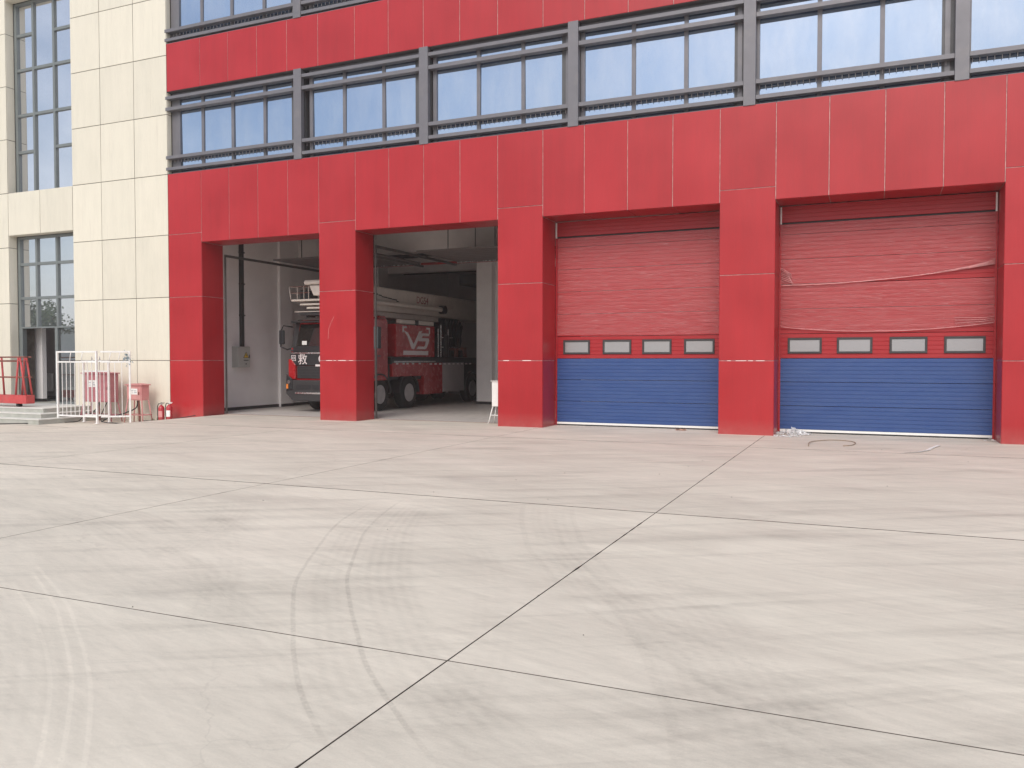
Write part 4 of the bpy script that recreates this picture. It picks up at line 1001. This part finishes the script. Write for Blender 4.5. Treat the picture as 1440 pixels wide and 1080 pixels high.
# bumper with pale lip, headlights
q = MB(); q.prism([(TX0 - .02, 0.55), (TX0 + .22, 0.34), (TX1 - .22, 0.34), (TX1 + .02, 0.55), (TX1 + .02, 0.98), (TX0 - .02, 0.98)], 'y', 2.42, 2.62)
bp = q.build('bumper', 'truck_grey', T, bevel=0.03)
q = MB(); q.box(TX0 + .35, TX1 - .35, 2.39, 2.42, 0.56, 0.61); q.build('bumper_lip', 'chrome', bp)
for k in range(3):
    q = MB(); q.box(TX0 + .38 + k * .6, TX0 + .90 + k * .6, 2.405, 2.421, 0.70, 0.84); q.build('air_slot', 'black', bp)
for s, x in ((1, TX0 + .02), (-1, TX1 - .02)):
    q = MB(); q.prism([(x, 0.66), (x + s * .24, 0.70), (x + s * .20, 1.02), (x, 1.16)], 'y', 2.39, 2.45); h_ = q.build('headlight', 'black', bp, bevel=0.01)
    q = MB(); q.cyl((x + s * .10, 2.375, 0.92), (x + s * .10, 2.40, 0.92), 0.055, n=16); q.build('lamp_lens', 'chrome', h_)
    q = MB(); q.box(min(x, x + s * .05) + 0.01, max(x, x + s * .05) + .03, 2.375, 2.392, 0.72, 0.86); q.build('indicator', 'orange', h_)
# emblem: plain ring with a slanting bar
q = MB(); q.lathe((-15.25, 2.55, 1.63), [(0.085, 0), (0.125, 0), (0.125, -0.02), (0.085, -0.02)], 28, 'y'); em = q.build('ring_emblem', 'letter', cab)
q = MB(); q.box(-0.10, 0.10, -0.012, 0.0, -0.022, 0.022, Matrix.Translation((-15.25, 2.54, 1.63)) @ Matrix.Rotation(R(-35), 4, 'Y')); q.build('emblem_bar', 'letter', cab)
# ring is at the middle of the grille; characters to its left as one looks at the cab
text_obj('救', 'letter', 0.36, (-15.98, 2.548, 1.49), (1, 0, 0), (0, 0, 1), 0.003, cab, 'character_lettering')
text_obj('救', 'letter', 0.34, (-14.52, 2.548, 1.50), (1, 0, 0), (0, 0, 1), 0.003, cab, 'character_lettering')
text_obj('回', 'letter', 0.20, (-16.32, 2.548, 1.58), (1, 0, 0), (0, 0, 1), 0.003, cab, 'character_lettering')
q = MB(); q.box(-15.5, -15.0, 2.545, 2.56, 1.40, 1.46); q.build('name_plate', 'letter', cab)
# mirrors
for s, x in ((-1, TX0), (1, TX1)):
    q = MB(); q.tube([(x + s * .0, 2.75, 2.62), (x + s * .20, 2.55, 2.66), (x + s * .26, 2.52, 2.5), (x + s * .28, 2.52, 2.0), (x + s * .10, 2.6, 1.92), (x, 2.7, 1.95)], 0.022, 8); ma = q.build('mirror_arm', 'black', cab)
    q = MB(); q.box(min(x + s * .16, x + s * .34), max(x + s * .16, x + s * .34), 2.50, 2.58, 2.08, 2.52); q.build('mirror', 'black', cab, bevel=0.03)
q = MB(); q.box(TX1 - .035, TX1 - .02, 3.0, 3.9, 1.95, 2.62); q.build('side_window', 'glass_cab', cab)
q = MB(); q.box(TX1 - .032, TX1 - .018, 3.72, 3.88, 1.70, 1.74); q.build('door_handle', 'black', cab)
q = MB(); q.box(-16.1, -15.9, 2.9, 3.1, 2.92, 3.08); q.build('roof_lamp', 'black', T)
# chassis, mudguards, wheels
q = MB(); q.box(-15.75, -14.75, 2.8, 14.0, 0.62, 0.92); q.box(TX0 + .1, TX1 - .12, 4.35, 14.2, 0.95, 1.45); q.build('chassis', 'truck_grey', T)
def wheel(x, y, s, scale=0.52):
    q = MB(); r = scale; q.lathe((x, y, r), [(0.30, 0.0), (r - 0.03, 0.0), (r, s * -0.03), (r, s * -0.27), (r - 0.03, s * -0.30), (0.30, s * -0.30)], 36, 'x'); w = q.build('wheel', 'rubber', T)
    q = MB(); q.lathe((x, y, r), [(0.29, s * 0.004), (0.30, s * -0.01), (0.27, s * -0.05), (0.21, s * -0.13), (0.14, s * -0.13), (0.13, s * -0.02), (0.11, s * 0.0), (0.03, s * 0.01)], 28, 'x'); q.build('rim', 'rim', w)
    q = MB(); q.lathe((x - s * 0.09, y, r), [(0.205, 0.0), (0.205, s * 0.012), (0.15, s * 0.02)], 24, 'x'); q.build('rim_dish', 'truck_grey', w)
    q = MB(); q.lathe((x, y, r), [(0.285, 0.0), (0.298, s * 0.012), (0.285, s * 0.02), (0.262, s * 0.012)], 28, 'x'); q.build('rim_ring', 'pale_alu', w)
    for k in range(10):
        a = 2 * math.pi * k / 10; q = MB(); cy, cz = y + 0.175 * math.cos(a), r + 0.175 * math.sin(a); q.cyl((x - s * .10, cy, cz), (x - s * .07, cy, cz), 0.014, n=6)
        if s > 0: q.build('wheel_nut', 'truck_grey', w)
for y in (3.85, 5.62, 10.35, 11.75):
    wheel(TX1 - 0.04, y, 1); wheel(TX0 + 0.04, y, -1)
    q = MB(); pts = [(y + 0.66 * math.cos(a), 0.52 + 0.66 * math.sin(a)) for a in [math.pi * i / 12 for i in range(13)]]; inner = [(y + 0.61 * math.cos(a), 0.52 + 0.61 * math.sin(a)) for a in [math.pi * i / 12 for i in range(12, -1, -1)]]
    q.prism(pts + inner, 'x', TX1 - 0.42, TX1 - 0.02); q.build('mudguard', 'truck_grey', T)
# body boxes
q = MB(); q.box(TX0 + .05, TX1 - .005, 4.75, 7.32, 1.70, 2.76); bd = q.build('equipment_body', 'truck_red', T, bevel=0.02)
q = MB(); q.box(TX1 - .004, TX1 + .02, 4.6, 7.32, 1.52, 1.56); q.build('deck_strip', 'chrome', bd)
q = MB(); q.box(TX0 + .05, TX1 - .02, 4.5, 10.9, 1.46, 1.68); q.build('deck', 'truck_grey', T, bevel=0.01)
q = MB(); q.box(TX1 - .5, TX1 - .012, 4.55, 6.55, 1.06, 1.50); q.build('skirt_panel', 'truck_red', T, bevel=0.01)
q = MB(); q.box(TX1 - .5, TX1 - .012, 6.56, 7.9, 0.42, 1.50); q.build('locker', 'truck_red', T, bevel=0.01)
q = MB(); q.box(TX1 - .5, TX1 - .012, 7.91, 9.6, 0.46, 1.50); lk = q.build('locker', 'int_grey', T, bevel=0.01)
for k in range(12):
    q = MB(); z = 0.52 + k * 0.08; q.box(TX1 - .012, TX1 - .004, 7.96, 9.55, z, z + 0.06); q.build('shutter_slat', 'int_grey', lk)
for y in (4.75, 5.15, 5.40, 5.75, 6.20): 
    q = MB(); q.box(TX1 - .004, TX1 + .004, y, y + 0.13, 1.45, 1.50); q.build('reflector', 'letter', T)
for k in range(10):
    y = 6.95 + k * 0.34; q = MB(); q.box(TX1 - .004, TX1 + .004, y, y + 0.16, 1.43, 1.48); q.build('reflector', 'letter', T)
q = MB(); q.box(TX1 - .004, TX1 + .002, 5.20, 6.85, 1.76, 1.90); q.build('pale_stripe', 'letter', bd)
# V and S shaped marking as it stands on the side, 5.2 < y < 6.9
def side_poly(pts, name, mat='letter'):
    q = MB(); q.prism(pts, 'x', TX1 - .004, TX1 + .003); return q.build(name, mat, bd)
side_poly([(5.22, 2.56), (5.50, 2.50), (5.86, 2.12), (6.24, 2.56), (6.44, 2.58), (5.90, 1.96), (5.74, 1.96), (5.46, 2.38)], 'letter_v')
side_poly([(6.30, 2.50), (6.95, 2.50), (6.90, 2.41), (6.46, 2.41), (6.40, 2.34), (6.88, 2.34), (6.92, 2.26), (6.74, 2.00), (6.64, 1.96), (6.06, 1.96), (6.16, 2.05), (6.58, 2.05), (6.66, 2.12), (6.68, 2.23), (6.18, 2.23), (6.20, 2.30)], 'letter_s')
side_poly([(5.15, 2.70), (5.42, 2.70), (5.42, 2.64), (5.24, 2.64), (5.24, 2.50), (5.15, 2.50)], 'corner_mark')
side_poly([(6.98, 2.70), (6.72, 2.70), (6.72, 2.64), (6.90, 2.64), (6.90, 2.50), (6.98, 2.50)], 'corner_mark')
q = MB(); q.box(TX1 - .16, TX1 - .02, 5.0, 7.3, 2.78, 2.92); q.build('awning_tube', 'truck_white', T, bevel=0.02)
q = MB(); q.box(TX1 - .08, TX1 - .0, 6.0, 6.2, 2.77, 2.93); q.build('work_lamp', 'black', T)
# turntable machinery behind the body
q = MB(); q.cyl((-15.25, 9.4, 1.68), (-15.25, 9.4, 2.0), 0.85, n=32); tt = q.build('turntable', 'truck_grey', T)
q = MB(); q.prism([(8.6, 2.0), (10.6, 2.0), (10.9, 2.9), (10.2, 3.4), (9.4, 3.3), (8.5, 2.6)], 'x', -15.7, -14.7); q.build('slew_frame', 'truck_grey', tt, bevel=0.03)
for k, (y, z, l) in enumerate(((7.75, 1.7, 1.0), (7.95, 1.7, 1.15), (8.3, 1.7, 0.8), (8.5, 1.7, 1.0))):
    q = MB(); q.cyl((-14.1, y, z), (-14.1, y, z + l), 0.022, n=8); q.build('grab_rail', 'chrome', T)
q = MB(); q.tube([(-14.12, 8.0, 2.05), (-14.12, 9.5, 2.05)], 0.02, 8); q.tube([(-14.12, 8.0, 2.4), (-14.12, 8.9, 2.4)], 0.02, 8); q.build('deck_handrail', 'chrome', T)
q = MB(); q.box(-14.5, -14.08, 8.15, 8.55, 1.7, 2.5); q.build('control_box', 'truck_grey', T, bevel=0.02)
for k in range(4):
    q = MB(); q.box(-14.6, -14.15, 8.8 + k * .35, 9.05 + k * .35, 1.7, 1.95 + 0.12 * (k % 2)); q.build('valve_block', 'rust' if k % 2 else 'truck_grey', T)
rr = random.Random(5)
for k in range(7):
    y = 8.6 + k * 0.22; q = MB(); q.tube([(-14.4, y, 1.75), (-14.35, y + .1, 2.3), (-14.5, y + .35, 2.8 + .1 * rr.random()), (-14.7, y + .8, 3.1)], 0.022, 6); q.build('hydraulic_hose', 'black', T)
# boom over the cab
BXL, BXR = -15.60, -14.45
q = MB(); q.box(BXL, BXR, 3.3, 13.2, 3.16, 3.94); bm_ = q.build('boom', 'truck_white', T, bevel=0.04)
q = MB(); q.box(BXL + .1, BXR - .1, 2.7, 3.31, 3.24, 3.86); q.build('boom_inner_section', 'truck_white', bm_, bevel=0.03)
q = MB(); q.cyl((BXR + .10, 3.55, 3.42), (BXR + .10, 8.5, 3.42), 0.085, n=18); q.cyl((BXR + .10, 8.5, 3.42), (BXR + .10, 9.2, 3.42), 0.045, n=12); q.build('boom_cylinder', 'truck_white', bm_)
q = MB(); q.cyl((BXR + .0, 3.5, 3.42), (BXR + .2, 3.5, 3.42), 0.14, n=20); q.build('cylinder_pin', 'truck_grey', bm_)
q = MB(); q.cyl((BXR, 8.55, 3.42), (BXR + .22, 8.55, 3.42), 0.15, n=20); q.build('cylinder_pin', 'truck_grey', bm_)
q = MB(); q.box(BXL + .15, BXR - .1, 3.4, 8.6, 2.98, 3.155); q.build('lower_arm', 'truck_white', bm_, bevel=0.02)
q = MB(); q.prism([(4.3, 2.76), (4.9, 2.76), (4.75, 3.02), (4.45, 3.02)], 'x', -15.4, -14.4); q.build('boom_rest', 'truck_red', T, bevel=0.02)
text_obj('DG54', 'letter_red', 0.34, (BXR + .003, 7.25, 3.56), (0, 1, 0), (0, 0, 1), 0.002, bm_, 'boom_lettering')
# swoosh-like row of dark strokes on the boom
for k, (y, z, l) in enumerate(((4.1, 3.72, .30), (4.42, 3.69, .22), (4.6, 3.65, .35), (4.95, 3.63, .28), (5.2, 3.61, .35), (5.5, 3.56, .16))):
    q = MB(); q.prism([(y, z), (y + l, z - .01), (y + l, z - .05), (y + .03, z - .035)], 'x', BXR + .001, BXR + .004); q.build('boom_marking', 'ink', bm_)
# work basket stowed over the cab front
bk = MB(); bk.box(-16.08, -14.4, 2.15, 3.1, 3.36, 3.42); B = bk.build('basket_floor', 'truck_white', T, bevel=0.015)
for x in (-16.10, -15.86, -15.62, -15.45):
    for y in (2.17, 3.08):
        q = MB(); q.tube([(x, y, 3.42), (x - (0.06 if x < -16 else 0), y, 3.80)], 0.011, 6); q.build('basket_post', 'truck_white', B)
for z in (3.61, 3.80):
    for y in (2.17, 3.08):
        q = MB(); q.tube([(-16.13, y, z), (-15.4, y, z)], 0.010, 6); q.build('basket_rail', 'rust', B)
    q = MB(); q.tube([(-16.13, 2.17, z), (-16.13, 3.08, z)], 0.010, 6); q.build('basket_rail', 'truck_white', B)
q = MB(); q.box(-15.95, -15.72, 2.4, 2.9, 3.43, 3.72); q.build('basket_console', 'truck_grey', B, bevel=0.03)
q = MB(); q.box(-15.68, -15.50, 2.3, 2.7, 3.43, 3.66); q.build('control_panel', 'black', B, bevel=0.02)
q = MB(); q.cyl((-15.50, 2.1, 3.90), (-14.5, 2.1, 3.90), 0.075, n=16); q.prism([(-15.30, 3.80), (-14.6, 3.80), (-14.75, 3.50), (-15.15, 3.50)], 'y', 2.0, 2.3); q.build('water_monitor', 'truck_white', B, bevel=0.02)
for z, x0 in ((3.24, -15.80), (3.13, -15.55)):
    q = MB(); q.box(x0, -14.6, 2.2, 3.2, z, z + 0.05); q.build('basket_bracket', 'truck_white', T, bevel=0.01)
q = MB(); q.prism([(-16.0, 3.02), (-14.5, 3.04), (-14.5, 2.92), (-15.85, 2.95)], 'y', 2.3, 3.2); q.build('roof_platform', 'truck_grey', T, bevel=0.01)
q = MB(); q.box(-16.05, -14.45, 2.28, 3.22, 3.042, 3.062); q.build('roof_platform_edge', 'truck_white', T)

# leftover dashes of white sealant along the eye-level seam
for x0_, x1_ in ((-13.25, -13.05), (-13.0, -12.93), (-12.86, -12.62), (-12.52, -12.40), (-2.84, -2.76), (-2.66, -2.44), (-2.40, -2.30), (-2.24, -2.06), (-8.1, -7.95), (-7.6, -7.38), (2.9, 3.2)):
    q = MB(); q.box(x0_, x1_, -0.003, 0.0105, 1.574, 1.586 + 0.004 * random.random()); q.build('sealant_bead', 'white_plain', FS)
# scratch marks on the second pier
def scratch(pts, r=0.0035):
    q = MB()
    for i in range(len(pts) - 1):
        (a, b), (c, d) = pts[i], pts[i + 1]; q.add([(a - r, -0.0035, b), (a + r, -0.0035, b), (c + r, -0.0035, d), (c - r, -0.0035, d)], [(0, 1, 2, 3)])
    q.build('paint_scratch', 'pink', FS)
scratch([(-13.17, 2.15), (-13.15, 2.42), (-13.08, 2.58), (-12.98, 2.74)])

# ------------------------------------------------------------------ trees beyond the yard, seen mirrored in the entrance glazing
random.seed(11)
def crown_mesh(seed):
    rr = random.Random(seed); q = MB()
    blobs = [(Vector((rr.gauss(0, 1.1), rr.gauss(0, 1.1), 4.2 + rr.uniform(-1.4, 2.6))), rr.uniform(0.7, 1.4)) for _ in range(16)]
    for c, r in blobs:
        for _ in range(110):
            d = Vector((rr.gauss(0, 1), rr.gauss(0, 1), rr.gauss(0, 1))).normalized() * r * rr.uniform(0.5, 1.05); p = c + d
            a = Vector((rr.gauss(0, 1), rr.gauss(0, 1), rr.gauss(0, 1))).normalized(); b = a.orthogonal().normalized(); s = rr.uniform(0.10, 0.22)
            q.add([p - a * s, p + b * s * .6, p + a * s, p - b * s * .6], [(0, 1, 2, 3)])
    me = q.mesh('crown'); me.materials.append(M['leaf']); return me
crowns = [crown_mesh(s) for s in (1, 2, 3)]
q = MB(); q.cyl((0, 0, -0.4), (0.05, 0.02, 2.6), 0.17, 0.11, 10); q.cyl((0.05, 0.02, 2.5), (0.6, 0.3, 4.4), 0.09, 0.04, 8); q.cyl((0.05, 0.02, 2.5), (-0.6, -0.2, 4.6), 0.09, 0.04, 8)
trunk_me = q.mesh('trunk'); trunk_me.materials.append(M['bark'])
for i in range(22):
    x = -104 + i * 3.6 + random.uniform(-1, 1); y = -52 + random.uniform(-3, 3) + 0.15 * i
    t = thing('tree', 'leafy green tree in the row across the yard, seen mirrored in the entrance glass', 'tree', (x, y, 0), 'row of trees mirrored in the entrance glass')
    s = random.uniform(0.85, 1.35); t.scale = (s, s, s); t.rotation_euler = (0, 0, random.uniform(0, 6.28))
    for nm, me in (('trunk', trunk_me), ('crown', crowns[i % 3])):
        o = bpy.data.objects.new(nm, me); COL.objects.link(o); o.parent = t

# ------------------------------------------------------------------ thin volume added to lift the darks, standing in for veiling glare
hz = NT('glare_veil_volume'); hz.n.remove(hz.b); pv = hz.n.new('ShaderNodeVolumePrincipled')
pv.inputs['Color'].default_value = (0.95, 0.93, 0.93, 1); pv.inputs['Density'].default_value = VEIL_DENSITY; pv.inputs['Anisotropy'].default_value = 0.3
hz.link(pv.outputs[0], hz.o.inputs['Volume'])
q = MB(); q.box(-150, 60, -90, 40, -1.6, 24); q.build('glare_veil', hz.m, kind='stuff')
